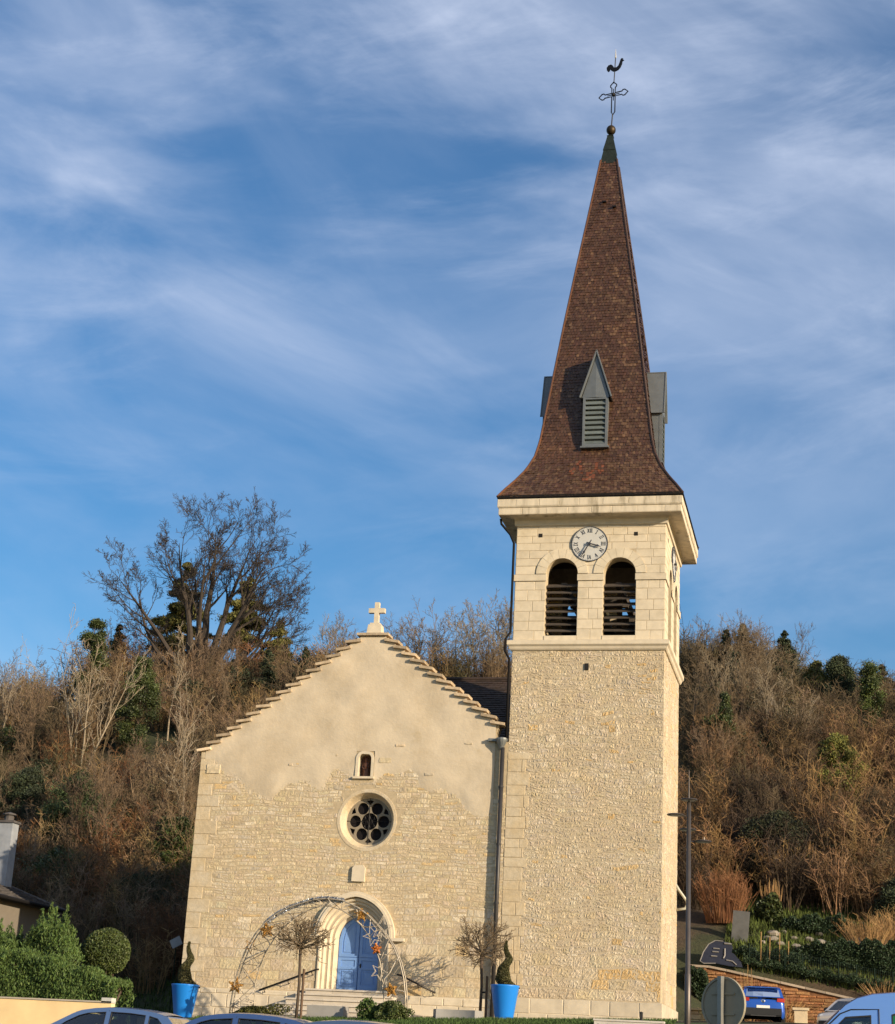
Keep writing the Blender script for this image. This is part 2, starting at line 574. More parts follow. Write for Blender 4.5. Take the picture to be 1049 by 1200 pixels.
def arch_pts(cx, a, z0, zs, rise, n=14, down=True):
    """pointed (rise > a) or round arch outline, from the lower left round to the lower right"""
    rr = (a * a + rise * rise) / (2 * a)
    th = math.asin(min(1, rise / rr)) if rise <= rr else PI / 2
    if rr < rise:
        th = PI - math.asin(rise / rr)
    pts = [(cx - a, z0)] if down else []
    for i in range(n + 1):
        t = th * i / n
        pts.append((cx - a + rr - rr * math.cos(t), zs + rr * math.sin(t)))
    for i in range(n - 1, -1, -1):
        t = th * i / n
        pts.append((cx + a - rr + rr * math.cos(t), zs + rr * math.sin(t)))
    if down:
        pts.append((cx + a, z0))
    return pts


def circle(cx, cz, r, n=32, a0=0):
    return [(cx + r * math.cos(a0 + 2 * PI * i / n), cz + r * math.sin(a0 + 2 * PI * i / n)) for i in range(n)]


def stones(mb, fn, u0, u1, v0, v1, rng, ch, sw, gap=0.02, h=0.03, rough=0.012, keep=None, tintf=None, jit=0.012, cell=0.09, warp=None, psplit=0.14):
    """individually modelled stones, laid in courses; fn(u, v, d) -> xyz with d = proud of the wall"""
    v = v0
    while v < v1 - 0.03:
        lo, hi = ch(v) if callable(ch) else ch
        H = min(rng.uniform(lo, hi), v1 - v)
        if v1 - v - H < 0.06:
            H = v1 - v
        u = u0
        while u < u1 - 0.02:
            lo, hi = sw(v) if callable(sw) else sw
            Wd = min(rng.uniform(lo, hi), u1 - u)
            if u1 - u - Wd < 0.07:
                Wd = u1 - u
            split = [(u, v, Wd, H)]
            if H > 0.17 and Wd > 0.2 and rng.random() < psplit and lo < 0.3:
                split = [(u, v, Wd, H / 2), (u, v + H / 2, Wd, H / 2)]
            for (a, b, w, hh) in split:
                if keep and not keep(a + w / 2, b + hh / 2, w, hh):
                    continue
                nx, ny = max(2, int(w / cell)), max(2, int(hh / cell))
                g = gap / 2
                hs = h * rng.uniform(0.6, 1.3)
                j = [rng.uniform(-jit, jit) for _ in range(8)]
                rows = []
                us = [g, g + 0.35 * gap + 0.008] + [g + (w - 2 * g) * i / nx for i in range(1, nx)] + [w - g - 0.35 * gap - 0.008, w - g]
                vs = [g, g + 0.35 * gap + 0.008] + [g + (hh - 2 * g) * i / ny for i in range(1, ny)] + [hh - g - 0.35 * gap - 0.008, hh - g]
                for jv, vv in enumerate(vs):
                    row = []
                    for iu, uu in enumerate(us):
                        edge = jv in (0, len(vs) - 1) or iu in (0, len(us) - 1)
                        fu, fv = uu / w, vv / hh
                        du = (j[0] * (1 - fu) + j[1] * fu) * (1 - fv) + (j[2] * (1 - fu) + j[3] * fu) * fv
                        dv = (j[4] * (1 - fu) + j[5] * fu) * (1 - fv) + (j[6] * (1 - fu) + j[7] * fu) * fv
                        d = -0.008 if edge else hs + rng.uniform(-rough, rough)
                        row.append(fn(a + uu + du, b + vv + dv, d))
                    rows.append(row)
                if warp:
                    rows = [[warp(q) for q in row] for row in rows]
                mb.grid(rows, tintf(a + w / 2, b + hh / 2, rng) if tintf else None)
            u += Wd
        v += H


# ------------------------------------------------------------------ terrain
HX = [0, 8, 12, 17.5, 20, 25, 36, 48, 56, 62, 75, 120, 400]
HR = [0, 0.3, 0.45, 3.0, 4.6, 6.6, 12.6, 20.0, 24.6, 26.4, 28, 30, 30]      # rise above the church plateau
_nr = random.Random(5)
_ph = [(_nr.uniform(0, 6), _nr.uniform(0, 6), _nr.uniform(0.05, 0.3), _nr.uniform(0.05, 0.3)) for _ in range(8)]


def gz(x, y):
    road = -1.05 + 0.035 * (y + 30)
    plat = 1.45 + 0.035 * min(10, max(-14, x))
    t = sm(-12.6, -3.6, y)
    z = road * (1 - t) + plat * t
    if y > 0:
        side = sm(5.2, 7.0, x)
        left = 0.025 * y if y < 12 else 0.3
        hill = interp(y, HX, HR)
        # the right-hand retaining wall holds the ground up behind it
        wt = interp(x, [6.6, 14.7, 30], [4.85, 3.35, 1.9])
        if side > 0:
            low = plat + 0.045 * min(y, 17.2)
            if y < 17.25:
                hr = low
            else:
                e26 = plat + interp(26, HX, HR)
                hr = wt + (e26 - wt) * ((y - 17.3) / 8.7) ** 0.75 if y < 26 else plat + hill
                if y < 17.5:
                    hr = wt
        else:
            hr = 0
        hl = plat + left + hill
        z = hl * (1 - side) + hr * side
        if x < -44 and y > 45:
            z -= 2.2 * (1 - sm(-50, -44, x)) * sm(45, 55, y)
        if x > 9 and y > 45:
            z -= 2.2 * sm(9, 11, x) * sm(45, 58, y)
        if y > 20:
            k = sm(20, 35, y)
            z += k * 0.55 * sum(math.sin(x * c + a) * math.cos(y * d + b) for a, b, c, d in _ph) * 0.5
    return z


def axis_pts(lo, hi, fine_lo, fine_hi, step, coarse):
    a = []
    x = lo
    while x < fine_lo:
        a.append(x)
        x += max(step, min(coarse, (fine_lo - x) * 0.35))
    x = fine_lo
    while x < fine_hi:
        a.append(x)
        x += step
    x = fine_hi
    while x < hi:
        a.append(x)
        x += max(step, min(coarse, (x - fine_hi) * 0.35 + step))
    a.append(hi)
    return a


def sheet(name, xs, ys, m, dz=0.0, kind='structure'):
    mb = MB()
    mb.grid([[(x, y, gz(x, y) + dz) for x in xs] for y in ys])
    o = mb.build(name, m, smooth=True)
    return tag(o, kind=kind)


ys = sorted(set(axis_pts(-140, 900, -16, 66, 1.0, 60) + [17.2, 17.26, 17.3, 17.6]))
sheet('ground', axis_pts(-600, 600, -66, 24, 1.5, 60), ys, 'litter')
sheet('road', axis_pts(-120, 120, -30, 30, 4, 20), [y for y in axis_pts(-100, -13.5, -40, -13.5, 2, 10)], 'asphalt', 0.012)
sheet('lawn', [i * 0.75 for i in range(-14, 12)], [-13.4 + i * 0.6 for i in range(15)], 'turf', 0.012)
sheet('forecourt', [i * 0.8 for i in range(-17, 20)], [-4.35 + i * 0.53 for i in range(9)], 'gravel', 0.010)
sheet('side_road', [7.2 + i * 0.8 for i in range(22)], [-4.2 + i * 1.0 for i in range(20)], 'asphalt', 0.016)

# ------------------------------------------------------------------ church nave
rg = random.Random(11)
NB = 2.33                                    # top of the nave's stone base course
church = thing('church', 'cream stone village church with stepped gable, rose window and blue arched door', 'church', (-6.4, 0, 1.2))
PC, PZ = -5.70, 4.33                          # portal centre and spring line
RX, RZ, RR = -5.52, 8.88, 1.09                # rose window
NXc = -5.74                                   # niche
XL, XR = -12.6, -0.32


def gable_top(x):
    """height of the sloping gable edge"""
    if x < -6.25:
        return 16.30 - (-6.25 - x) * 0.752
    if x > -5.22:
        return 16.30 - (x + 5.22) * 0.735
    return 16.30


steps = []                                    # (x inner, x outer, z) of every coping slab
outline = [(XL, 0.6), (0.0, 0.6), (0.0, 12.0), (-0.45, 12.05), (-0.5, 12.35), (-0.42, 12.60)]
nR, nL = 13, 16
rs = [(-5.22 + i * 0.374, 16.30 - i * 0.278) for i in range(nR + 1)]
for i in range(nR, 0, -1):
    outline += [(rs[i][0] + (-0.12 if i == nR else 0), rs[i][1]), (rs[i - 1][0], rs[i][1])] if i < nR else [(-0.40, rs[i][1]), (rs[i - 1][0], rs[i][1])]
outline += [(-5.22, 16.30), (-6.25, 16.30)]
ls = [(-6.25 - i * 0.397, 16.30 - i * 0.2975) for i in range(nL + 1)]
for i in range(1, nL + 1):
    outline += [(ls[i - 1][0], ls[i][1]), (ls[i][0], ls[i][1])]
outline = [p for k, p in enumerate(outline) if k == 0 or (abs(p[0] - outline[k - 1][0]) + abs(p[1] - outline[k - 1][1])) > 1e-4]
portal_hole = arch_pts(PC, 1.38, 0.7, PZ, 1.52, 12)
rose_hole = circle(RX, RZ, RR, 40)
niche_hole = arch_pts(NXc, 0.27, 10.58, 11.28, 0.20, 6)
mb = MB()
mb.slab([outline, portal_hole, rose_hole, niche_hole], fxz, 0.0, 0.62)
mb.build('front_wall', 'mortar', church)


def pl_edge(x):
    """lower edge of the smooth plaster on the gable"""
    return interp(x, [-12.6, -12.0, -11.2, -10.4, -9.8, -9.0, -8.2, -7.4, -6.6, -6.0, -5.2, -4.4, -3.4, -2.6, -2.0, -1.5, -0.9, -0.3],
                  [11.0, 10.95, 10.35, 9.9, 9.75, 9.85, 10.2, 10.35, 10.45, 10.4, 10.5, 10.55, 10.45, 10.25, 9.55, 9.2, 9.15, 9.6])


def in_open(u, v, w, h):
    def hit(px, pz):
        if math.hypot(px - RX, pz - RZ) < RR + 0.10:
            return True
        if abs(px - NXc) < 0.37 and 10.46 < pz < 11.62:
            return True
        a = 1.40
        if pz < PZ:
            return abs(px - PC) < a
        rise = 1.56
        rr = (a * a + rise * rise) / (2 * a)
        dx = abs(px - PC) + rr - a
        return dx * dx + (pz - PZ) ** 2 < rr * rr
    for fx in (-0.42, 0, 0.42):
        for fz in (-0.42, 0, 0.42):
            if hit(u + fx * w, v + fz * h):
                return True
    return False


def stone_tint(u, v, r):
    b = r.uniform(0.90, 1.09)
    c = r.random()
    if c < 0.045:
        return (1.03 * b, 0.90 * b, 0.68 * b)         # ochre block
    if c < 0.16:
        return (1.13 * b, 1.14 * b, 1.15 * b)          # pale block
    if c < 0.30:
        return (0.88 * b, 0.88 * b, 0.9 * b)
    return (b, b * r.uniform(0.97, 1.02), b * r.uniform(0.92, 1.03))


def nave_fn(u, v, d):
    return (u, -d, v)




def nwarp(p):
    k = min(1, max(0, (p[2] - 3.2) / 2.0))
    return (p[0] + .02 * k * math.sin(p[2] * 3.1 + p[0]), p[1], p[2] + k * (.035 * math.sin(p[0] * 1.3 + p[2] * .9) + .02 * math.sin(p[0] * 3.7 + p[2] * 2.1)))


mb = MB()
stones(mb, nave_fn, XL + 0.62, -0.02, NB, 11.4, rg,
       lambda v: (0.30, 0.46) if v < 3.9 else ((0.20, 0.36) if v < 5.4 else (0.10, 0.23)),
       lambda v: (0.40, 0.95) if v < 3.9 else ((0.26, 0.75) if v < 5.4 else (0.13, 0.55)),
       gap=0.019, h=0.0055, rough=0.008, jit=0.024, cell=0.06, warp=nwarp, psplit=0.4,
       keep=lambda u, v, w, h: v < pl_edge(u) + 0.5 + 0.2 * math.sin(u * 5) and v + h < gable_top(u) - .3 and (v < 11.3 or abs(u) > 1) and not in_open(u, v, w, h), tintf=stone_tint)
mb.build('wall_stone', 'stone', church)
# large smooth quoins up the free left edge and their blocks turning the corner
mb = MB()
z = NB
k = 0
while z < 11.4:
    h = min(rg.uniform(0.42, 0.62), 11.5 - z)
    w = 0.92 if k % 2 else 0.58
    stones(mb, nave_fn, XL - 0.02, XL + w, z, z + h, rg, (h, h), (w + .1, w + .2), gap=0.012, h=0.016, rough=0.002, jit=0.003, cell=0.3,
           tintf=lambda u, v, r: (lambda q: (q, q * .99, q * .97))(r.uniform(0.94, 1.03)))
    z += h
    k += 1
mb.build('quoin', 'stone', church)
# smooth plaster on the gable, with its ragged lower edge
edge = []
x = -0.06
while x > XL + 0.25:
    edge.append((x, pl_edge(x) + rg.uniform(-0.10, 0.10)))
    x -= 0.13
pl = [(-0.06, 11.95), (-0.5, 12.05), (-0.55, 12.5), (-0.95, 12.9), (-5.25, 16.26), (-6.2, 16.26), (XL + 0.45, 11.62), (XL + 0.22, 11.2)]
pl = pl + list(reversed(edge))
nich2 = arch_pts(NXc, 0.36, 10.5, 11.28, 0.29, 6)
for i in range(len(pl)):
    pass
mb = MB()
# a fine grid keeps the trowelled unevenness real
nx_, nz_ = 110, 60
cells = []


def pl_in(x, z):
    top = gable_top(x) - 0.05
    return pl_edge(x) - 0.30 + 0.03 * math.sin(x * 9 + 1) < z < top and XL + 0.2 < x < -0.5 and not (abs(x - NXc) < 0.36 and z < 11.6)


sx, sz = 0.0575, 0.0575
wob = [(rg.uniform(0, 6), rg.uniform(0, 6), rg.uniform(0.5, 4), rg.uniform(0.5, 4), rg.uniform(0.002, 0.004)) for _ in range(14)]
idx = {}
vv, ff = [], []


def pvert(i, j):
    if (i, j) not in idx:
        x, z = XL + i * sx, 9.0 + j * sz
        d = (-0.012 + 0.044 * sm(-0.25, 0.60, z - pl_edge(x) - .18 * math.sin(x * 2.7) - .1 * math.sin(x * 6.1))) + 1.6 * sum(e * math.sin(x * c + a) * math.sin(z * dd + b) for a, b, c, dd, e in wob)
        idx[(i, j)] = len(vv)
        vv.append((x, -d, z))
    return idx[(i, j)]


for i in range(int(12.4 / sx)):
    for j in range(int(7.4 / sz)):
        if pl_in(XL + (i + .5) * sx, 9.0 + (j + .5) * sz):
            ff.append((pvert(i, j), pvert(i + 1, j), pvert(i + 1, j + 1), pvert(i, j + 1)))
mb.add(vv, ff)
mb.build('plaster', 'plaster', church, smooth=True)
# a few stones left bare in the plaster
for (u, v, w, h) in ((-8.9, 10.95, .2, .14), (-8.6, 11.0, .18, .12), (-7.0, 11.35, .14, .13), (-4.55, 11.75, .42, .16), (-1.75, 11.85, .34, .13), (-5.2, 11.1, .55, .26), (-5.2, 11.42, .3, .1),
                     (-12.35, 10.6, .62, .42), (-3.3, 10.62, .4, .16), (-2.6, 10.66, .32, .18), (-9.2, 10.9, .9, .09)):
    mb = MB()
    stones(mb, nave_fn, u, u + w, v, v + h, rg, (h, h), (w + .2, w + .3), gap=0.03, h=0.048, rough=0.008, tintf=stone_tint)
    mb.build('bare_stone', 'stone', church)
# base course
mb = MB()
for a, b in ((XL - 0.12, PC - 1.44), (PC + 1.44, -0.0)):
    mb = MB()
    stones(mb, lambda u, v, d: (u, -0.10 - d, v), a, b, 0.7, NB - 0.03, rg, (0.38, 0.55), (0.5, 1.1), gap=0.02, h=0.02, rough=0.006, cell=0.2,
           tintf=lambda u, v, r: (r.uniform(0.9, 1.1),) * 3)
    mb.box(((a + b) / 2, -0.045, (0.7 + NB) / 2), (b - a, 0.1, NB - 0.7))
    mb.build('base_course', 'ashlar', church)
# sides and back of the nave
mb = MB()
mb.box((XL + 0.31, 12.3, 6.1), (0.6, 23.3, 11.0))
mb.box((-6.4, 23.7, 6.0), (11.8, 0.5, 10.6))
mb.box((-0.6, 15.0, 6.1), (0.5, 17.6, 11.0))
mb.build('side_wall', 'mortar_pale', church)


def tile_plane(mb, P, U, V, nu, nv, rng, lift=0.025, tw=None):
    """overlapping flat tiles: rows along V from the eave up"""
    P, U, V = Vector(P), Vector(U), Vector(V)
    nrm = U.cross(V).normalized()
    if nrm.z < 0:
        nrm = -nrm
    for j in range(nv):
        off = 0.5 * (j % 2)
        for i in range(nu):
            a = P + U * ((i + off) / nu) + V * (j / nv)
            uu = U / nu * 0.96
            v2 = V / nv * 1.15
            l0 = lift * rng.uniform(0.7, 1.3)
            b = rng.uniform(0.75, 1.25)
            mb.add([a + nrm * l0, a + uu + nrm * l0 * rng.uniform(.8, 1.2), a + uu + v2 + nrm * 0.004, a + v2 + nrm * 0.004,
                    a, a + uu], [(0, 1, 2, 3), (4, 5, 1, 0)], (b, b * rng.uniform(.94, 1.03), b * rng.uniform(.9, 1.03)))


mb = MB()
mb.add([(-0.25, 0.62, 11.55), (-5.73, 0.62, 15.75), (-5.73, 24, 15.75), (-0.25, 24, 11.55),
        (XL - 0.1, 0.62, 10.65), (XL - 0.1, 24, 10.65)], [(0, 1, 2, 3), (1, 4, 5, 2)])
# cross roof behind the tower, its slope turned to the square
tile_plane(mb, (-7.0, 4.6, 12.2), (11.6, 0, 0), (0, 7.4, 5.04), 48, 34, rg, 0.04)
mb.add([(-7, 4.6, 12.19), (4.6, 4.6, 12.19), (4.6, 12, 17.23), (-7, 12, 17.23), (4.6, 19.4, 12.19), (-7, 19.4, 12.19)], [(0, 1, 2, 3), (3, 2, 4, 5)])
roof = mb.build('roof', 'dark_tile', church)
mb = MB()
mb.tube([(-7, 12, 17.27), (4.6, 12, 17.27)], 0.11, 8)
mb.build('ridge_tile', 'dark_tile', roof)
# coping slabs
sr = random.Random(3)
for side, pts, in ((1, rs), (-1, ls)):
    for i in range(1, len(pts)):
        mb = MB()
        x0, x1 = pts[i - 1][0], pts[i][0]
        w = abs(x1 - x0) + 0.22
        cx = (x0 + x1) / 2 + side * 0.09
        b = sr.uniform(0.8, 1.2)
        if side < 0 and i == nL:
            b = 1.9
        mb.box((cx, 0.23, pts[i][1] + 0.045), (w * sr.uniform(0.94, 1.06), 0.76 + sr.uniform(-.03, .05), 0.105), ry=side * R(sr.uniform(5, 11)), rz=R(sr.uniform(-1.5, 1.5)), tint=(b, b * .98, b * .95))
        mb.build('coping_slab', 'coping', church)
mb = MB()
mb.box((-5.74, 0.22, 16.34), (1.32, 0.76, 0.10))
mb.build('coping_slab', 'coping', church)
# gable cross
mb = MB()
mb.box((-5.72, 0.2, 16.58), (0.62, 0.5, 0.38), taper=0.86)
mb.box((-5.72, 0.2, 16.80), (0.40, 0.36, 0.10))
gc = mb.build('gable_cross', 'ashlar', church)
mb = MB()
cr = [(-.09, 0), (.09, 0), (.09, .44), (.33, .44), (.33, .63), (.09, .63), (.09, .88), (-.09, .88), (-.09, .63), (-.33, .63), (-.33, .44), (-.09, .44)]
mb.slab([[(-5.70 + a * 1.02, 16.85 + b) for a, b in cr]], fxz, 0.10, 0.30)
mb.build('cross', 'ashlar', gc)

# rose window
rose = MB()
prof = [(RR + 0.12, 0.0), (RR + 0.115, -0.012), (RR, -0.014), (RR - 0.02, 0.0), (0.945, 0.34), (0.915, 0.35), (0.915, 0.52)]
rows = []
for r_, y_ in prof:
    rows.append([(p[0], y_, p[1]) for p in circle(RX, RZ, r_, 48)])
rose.grid(rows, closed=True)
rosew = rose.build('rose_window', 'stone', church)
mb = MB()
holes = [circle(RX, RZ, 0.335, 28)]
for k in range(6):
    a = R(60 * k)
    holes.append(circle(RX + 0.575 * math.cos(a), RZ + 0.575 * math.sin(a), 0.235, 20))
    a2 = a + R(30)
    c2, s2 = math.cos(a2), math.sin(a2)
    holes.append([(RX + r_ * math.cos(a2 + t), RZ + r_ * math.sin(a2 + t)) for r_, t in ((0.64, 0), (0.82, R(-11)), (0.84, 0), (0.82, R(11)))])
mb.slab([circle(RX, RZ, 0.92, 48)] + holes, fxz, 0.38, 0.48)
mb.build('tracery', 'tracery', rosew)
mb = MB()
for k in range(6):
    a = R(60 * k)
    mb.tube([(p[0], 0.43, p[1]) for p in circle(RX + 0.2 * math.cos(a), RZ + 0.2 * math.sin(a), 0.095, 14)], 0.014, 4, closed=True)
mb.tube([(p[0], 0.43, p[1]) for p in circle(RX, RZ, 0.1, 14)], 0.014, 4, closed=True)
mb.tube([(RX - 0.9, 0.36, RZ), (RX + 0.9, 0.36, RZ)], 0.012, 4)
mb.tube([(RX, 0.36, RZ - 0.9), (RX, 0.36, RZ + 0.9)], 0.010, 4)
mb.build('glazing_bar', 'iron', rosew)
mb = MB()
mb.slab([circle(RX, RZ, 0.92, 40)], fxz, 0.50, 0.53)
mb.build('glass', 'lead_glass', rosew)

# niche with its frame (the statue stands in it as a thing of its own)
mb = MB()
mb.slab([arch_pts(NXc, 0.37, 10.56, 11.28, 0.31, 6), arch_pts(NXc, 0.262, 10.58, 11.28, 0.2, 6)], fxz, -0.055, 0.02)
rows = [[(p[0], y_, p[1]) for p in arch_pts(NXc, 0.265, 10.58, 11.28, 0.2, 6)] for y_ in (0.0, 0.42)]
mb.grid(rows)
niche = mb.build('niche', 'ashlar', church)
mb = MB()
mb.slab([arch_pts(NXc, 0.30, 10.5, 11.28, 0.23, 6)], fxz, 0.42, 0.45)
mb.build('niche_back', 'statue', niche)
mb = MB()
mb.box((NXc - 0.02, 0.10, 10.535), (0.86, 0.42, 0.085))
mb.build('niche_sill', 'ashlar', niche)
# stone plaque
mb = MB()
pq = [(-0.26, -0.31), (0.25, -0.32), (0.26, 0.22), (0.17, 0.31), (-0.16, 0.30), (-0.25, 0.20)]
mb.slab([[(-5.70 + a, 6.82 + b) for a, b in pq]], fxz, -0.10, 0.01)
mb.build('plaque', 'ashlar', church)
# portal orders
prof = [(1.40, 0.0), (1.40, -0.055), (1.34, -0.055), (1.315, -0.02), (1.335, 0.03), (1.30, 0.08), (1.22, 0.06), (1.20, 0.10), (1.235, 0.15), (1.225, 0.22), (1.17, 0.26), (1.10, 0.24), (1.06, 0.22), (1.045, 0.27), (1.08, 0.32), (1.07, 0.39),
        (1.02, 0.43), (0.95, 0.41), (0.915, 0.39), (0.90, 0.44), (0.93, 0.49), (0.92, 0.56), (0.87, 0.60), (0.84, 0.62), (0.83, 0.66), (0.83, 0.88)]
mb = MB()
mb.grid([[(p[0], y_, p[1]) for p in arch_pts(PC, a_, 2.38, PZ, a_ * 1.10, 14)] for a_, y_ in prof])
portal = mb.build('portal', 'ashlar', church)
mb = MB()
mb.slab([arch_pts(PC, 1.60, 4.36, PZ + 0.06, 1.74, 14, down=False) + list(reversed(arch_pts(PC, 1.40, 4.36, PZ + 0.06, 1.53, 14, down=False)))], fxz, -0.16, 0.01)
mb.slab([arch_pts(PC, 1.50, 4.36, PZ + 0.06, 1.64, 14, down=False) + list(reversed(arch_pts(PC, 1.402, 4.36, PZ + 0.06, 1.532, 14, down=False)))], fxz, -0.20, -0.159)
mb.box((PC + 1.72, -0.09, 4.36), (0.52, 0.17, 0.12))
mb.box((PC - 1.60, -0.09, 4.36), (0.26, 0.17, 0.12))
mb.build('hood_mould', 'ashlar', portal)
# door leaves
door = MB()
door.slab([arch_pts(PC, 0.86, 2.42, PZ, 0.95, 14)], fxz, 0.80, 0.86)
dr = door.build('door', 'door', church)


def half_arch(sgn, a, z0, inset, n=10):
    rise = 0.93
    rr = (0.83 ** 2 + rise ** 2) / (2 * 0.83)
    pts = [(PC + sgn * inset, z0)]
    pts2 = []
    for i in range(n + 1):
        x = inset + (a - inset) * i / n
        dx = x + rr - 0.83
        pts2.append((PC + sgn * x, PZ + math.sqrt(max(0, (rr - (0.83 - a)) ** 2 - dx * dx))))
    return pts + pts2 + [(PC + sgn * a, z0)]


for sgn in (-1, 1):
    mb = MB()
    mb.slab([half_arch(sgn, 0.825, 2.45, 0.008)], fxz, 0.755, 0.80)
    leaf = mb.build('door_leaf', 'door', dr)
    # rails and panels: proud frames round recessed fields
    mb = MB()
    mb.slab([half_arch(sgn, 0.80, 3.72, 0.02), half_arch(sgn, 0.68, 3.84, 0.13)], fxz, 0.725, 0.756)
    mb.slab([half_arch(sgn, 0.62, 3.90, 0.19), half_arch(sgn, 0.585, 3.935, 0.225)], fxz, 0.738, 0.756)
    x0, x1 = PC + sgn * 0.02, PC + sgn * 0.80
    xa, xb = min(x0, x1), max(x0, x1)

    def rect(a, b, c, d):
        return [(a, c), (b, c), (b, d), (a, d)]
    mb.slab([rect(xa, xb, 2.46, 3.70), rect(xa + .11, xb - .11, 3.36, 3.60), rect(xa + .11, xb - .11, 2.66, 3.26)], fxz, 0.725, 0.756)
    mb.slab([rect(xa + .17, xb - .17, 2.72, 3.20), rect(xa + .2, xb - .2, 2.75, 3.17)], fxz, 0.738, 0.756)
    mb.build('door_panel', 'door', dr)
mb = MB()
mb.sphere((PC + 0.10, 0.69, 3.42), 0.035, 10, 6)
mb.box((PC + 0.10, 0.72, 3.40), (0.05, 0.012, 0.16))
mb.build('handle', 'iron', dr)

# rainwater pipe in the angle between nave and tower
pipe = thing('downpipe', 'tall dark grey rainwater pipe between church gable and bell tower', 'drainpipe', (-0.20, -0.2, 1.5))
mb = MB()
mb.tube([(-0.20, -0.17, 11.75), (-0.20, -0.17, 1.5)], 0.085, 10)
mb.build('pipe', 'pipe', pipe, smooth=True)
for zc in (10.2, 8.0, 5.8, 3.6, 2.6):
    mb = MB()
    mb.tube([(-0.20, -0.17, zc), (-0.20, -0.17, zc + 0.07)], 0.10, 10)
    mb.box((-0.20, -0.08, zc + 0.035), (0.06, 0.16, 0.04))
    mb.build('bracket', 'pipe', pipe)
mb = MB()
mb.lathe([(0.09, 11.7), (0.12, 11.8), (0.20, 11.98), (0.22, 12.05), (0.22, 12.12)], (-0.26, -0.15, 0), 12)
mb.box((-0.42, -0.02, 12.06), (0.75, 0.28, 0.10), rz=R(6))
mb.build('hopper', 'zinc', pipe)

# ------------------------------------------------------------------ bell tower
tower = thing('bell_tower', 'tall square bell tower of rough pale stone with brown tiled spire and clock', 'tower', (3, 3, 1.5))
TS = 15.66          # top of the shaft
mb = MB()
mb.box((3, 3, (0.6 + TS) / 2), (6, 6, TS - 0.6))
shaft = mb.build('tower_wall', 'mortar_pale', tower)


def tw_tint(u, v, r):
    b = r.uniform(0.9, 1.12)
    c = r.random()
    if c < 0.03 or (v < 3.4 and u > 3.4 and c < 0.35):
        return (1.04 * b, 0.87 * b, 0.60 * b)
    if c < 0.12:
        return (1.12 * b, 1.12 * b, 1.12 * b)
    if c < 0.25:
        return (0.9 * b, 0.9 * b, 0.93 * b)
    return (b, b * r.uniform(.97, 1.01), b * r.uniform(.92, 1.02))


tr = random.Random(21)
ch = lambda v: (0.36, 0.5) if v < 3.9 else (0.10, 0.27)
sw = lambda v: (0.4, 0.9) if v < 3.9 else (0.12, 0.46)


def twarp(p):
    k = min(1, max(0, (p[2] - 2.6) / 1.5)) * min(1, max(0, (15.66 - p[2]) / .8))
    return (p[0], p[1], p[2] + k * (.05 * math.sin(p[0] * 2.1 + p[1] * 1.7 + p[2] * 1.3) + .03 * math.sin((p[0] - p[1]) * 4.7 + p[2] * 2.9)))

hole_t = (2.98, 15.0)
mb = MB()
stones(mb, lambda u, v, d: (u, -d, v), 0.72, 6.0, 2.45, TS, tr, ch, sw, gap=0.020, h=0.007, rough=0.0145, jit=0.03, cell=0.05, warp=twarp, psplit=0.4, tintf=tw_tint,
       keep=lambda u, v, w, h: not (abs(u - 2.98) < w / 2 + 0.05 and abs(v - 15.0) < h / 2 + 0.08))
stones(mb, lambda u, v, d: (6 + d, u, v), 0.0, 6.0, 2.45, TS, tr, ch, sw, gap=0.020, h=0.006, rough=0.008, jit=0.03, cell=0.08, warp=twarp, psplit=0.4, tintf=tw_tint)
stones(mb, lambda u, v, d: (-d, u, v), 0.0, 6.0, 12.5, TS, tr, ch, sw, gap=0.026, h=0.012, rough=0.018, jit=0.03, cell=0.12, warp=twarp, psplit=0.4, tintf=tw_tint)
stones(mb, lambda u, v, d: (u, -d, v), 0.0, 0.72, 11.6, TS, tr, ch, sw, gap=0.020, h=0.007, rough=0.0145, jit=0.03, cell=0.05, warp=twarp, psplit=0.4, tintf=tw_tint)
mb.build('wall_stone', 'stone_tower', tower)
# smooth ashlar strip next to the pipe
mb = MB()
z = 2.45
k = 0
while z < 11.55:
    h = min(tr.uniform(0.34, 0.52), 11.6 - z)
    stones(mb, lambda u, v, d: (u, -d, v), -0.02, 0.72 + (0.16 if k % 2 else 0), z, z + h, tr, (h, h), (0.45, 0.9), gap=0.014, h=0.018, rough=0.003, cell=0.3, jit=0.004,
           tintf=lambda u, v, r: (lambda q: (q, q * .985, q * .95))(r.uniform(0.94, 1.03)))
    z += h
    k += 1
mb.build('quoin', 'stone', tower)
mb = MB()
stones(mb, lambda u, v, d: (u, -0.07 - d, v), 0.0, 6.08, 0.8, 2.43, tr, (0.5, 0.62), (0.7, 1.3), gap=0.02, h=0.02, rough=0.006, cell=0.25, tintf=lambda u, v, r: (r.uniform(.78, .95),) * 3)
stones(mb, lambda u, v, d: (6.07 + d, u, v), -0.07, 6.0, 0.8, 2.43, tr, (0.5, 0.62), (0.7, 1.3), gap=0.02, h=0.02, rough=0.006, cell=0.25, tintf=lambda u, v, r: (r.uniform(.78, .95),) * 3)
mb.box((3.035, 2.965, 1.6), (6.07, 6.07, 1.62))
mb.build('base_course', 'ashlar', tower)
mb = MB()
mb.box((2.98, -0.02, 15.0), (0.15, 0.05, 0.26))  # black block on the wall face stands in for a hole's shaded inside
mb.build('painted_putlog_hole', 'black', tower)


def ring(mb, prof, n_tint=None):
    """square moulding round the tower: prof = (proud, z) from bottom to top"""
    rows = []
    for d, z_ in prof:
        rows.append([(-d, -d, z_), (6 + d, -d, z_), (6 + d, 6 + d, z_), (-d, 6 + d, z_)])
    mb.grid(rows, closed=True)


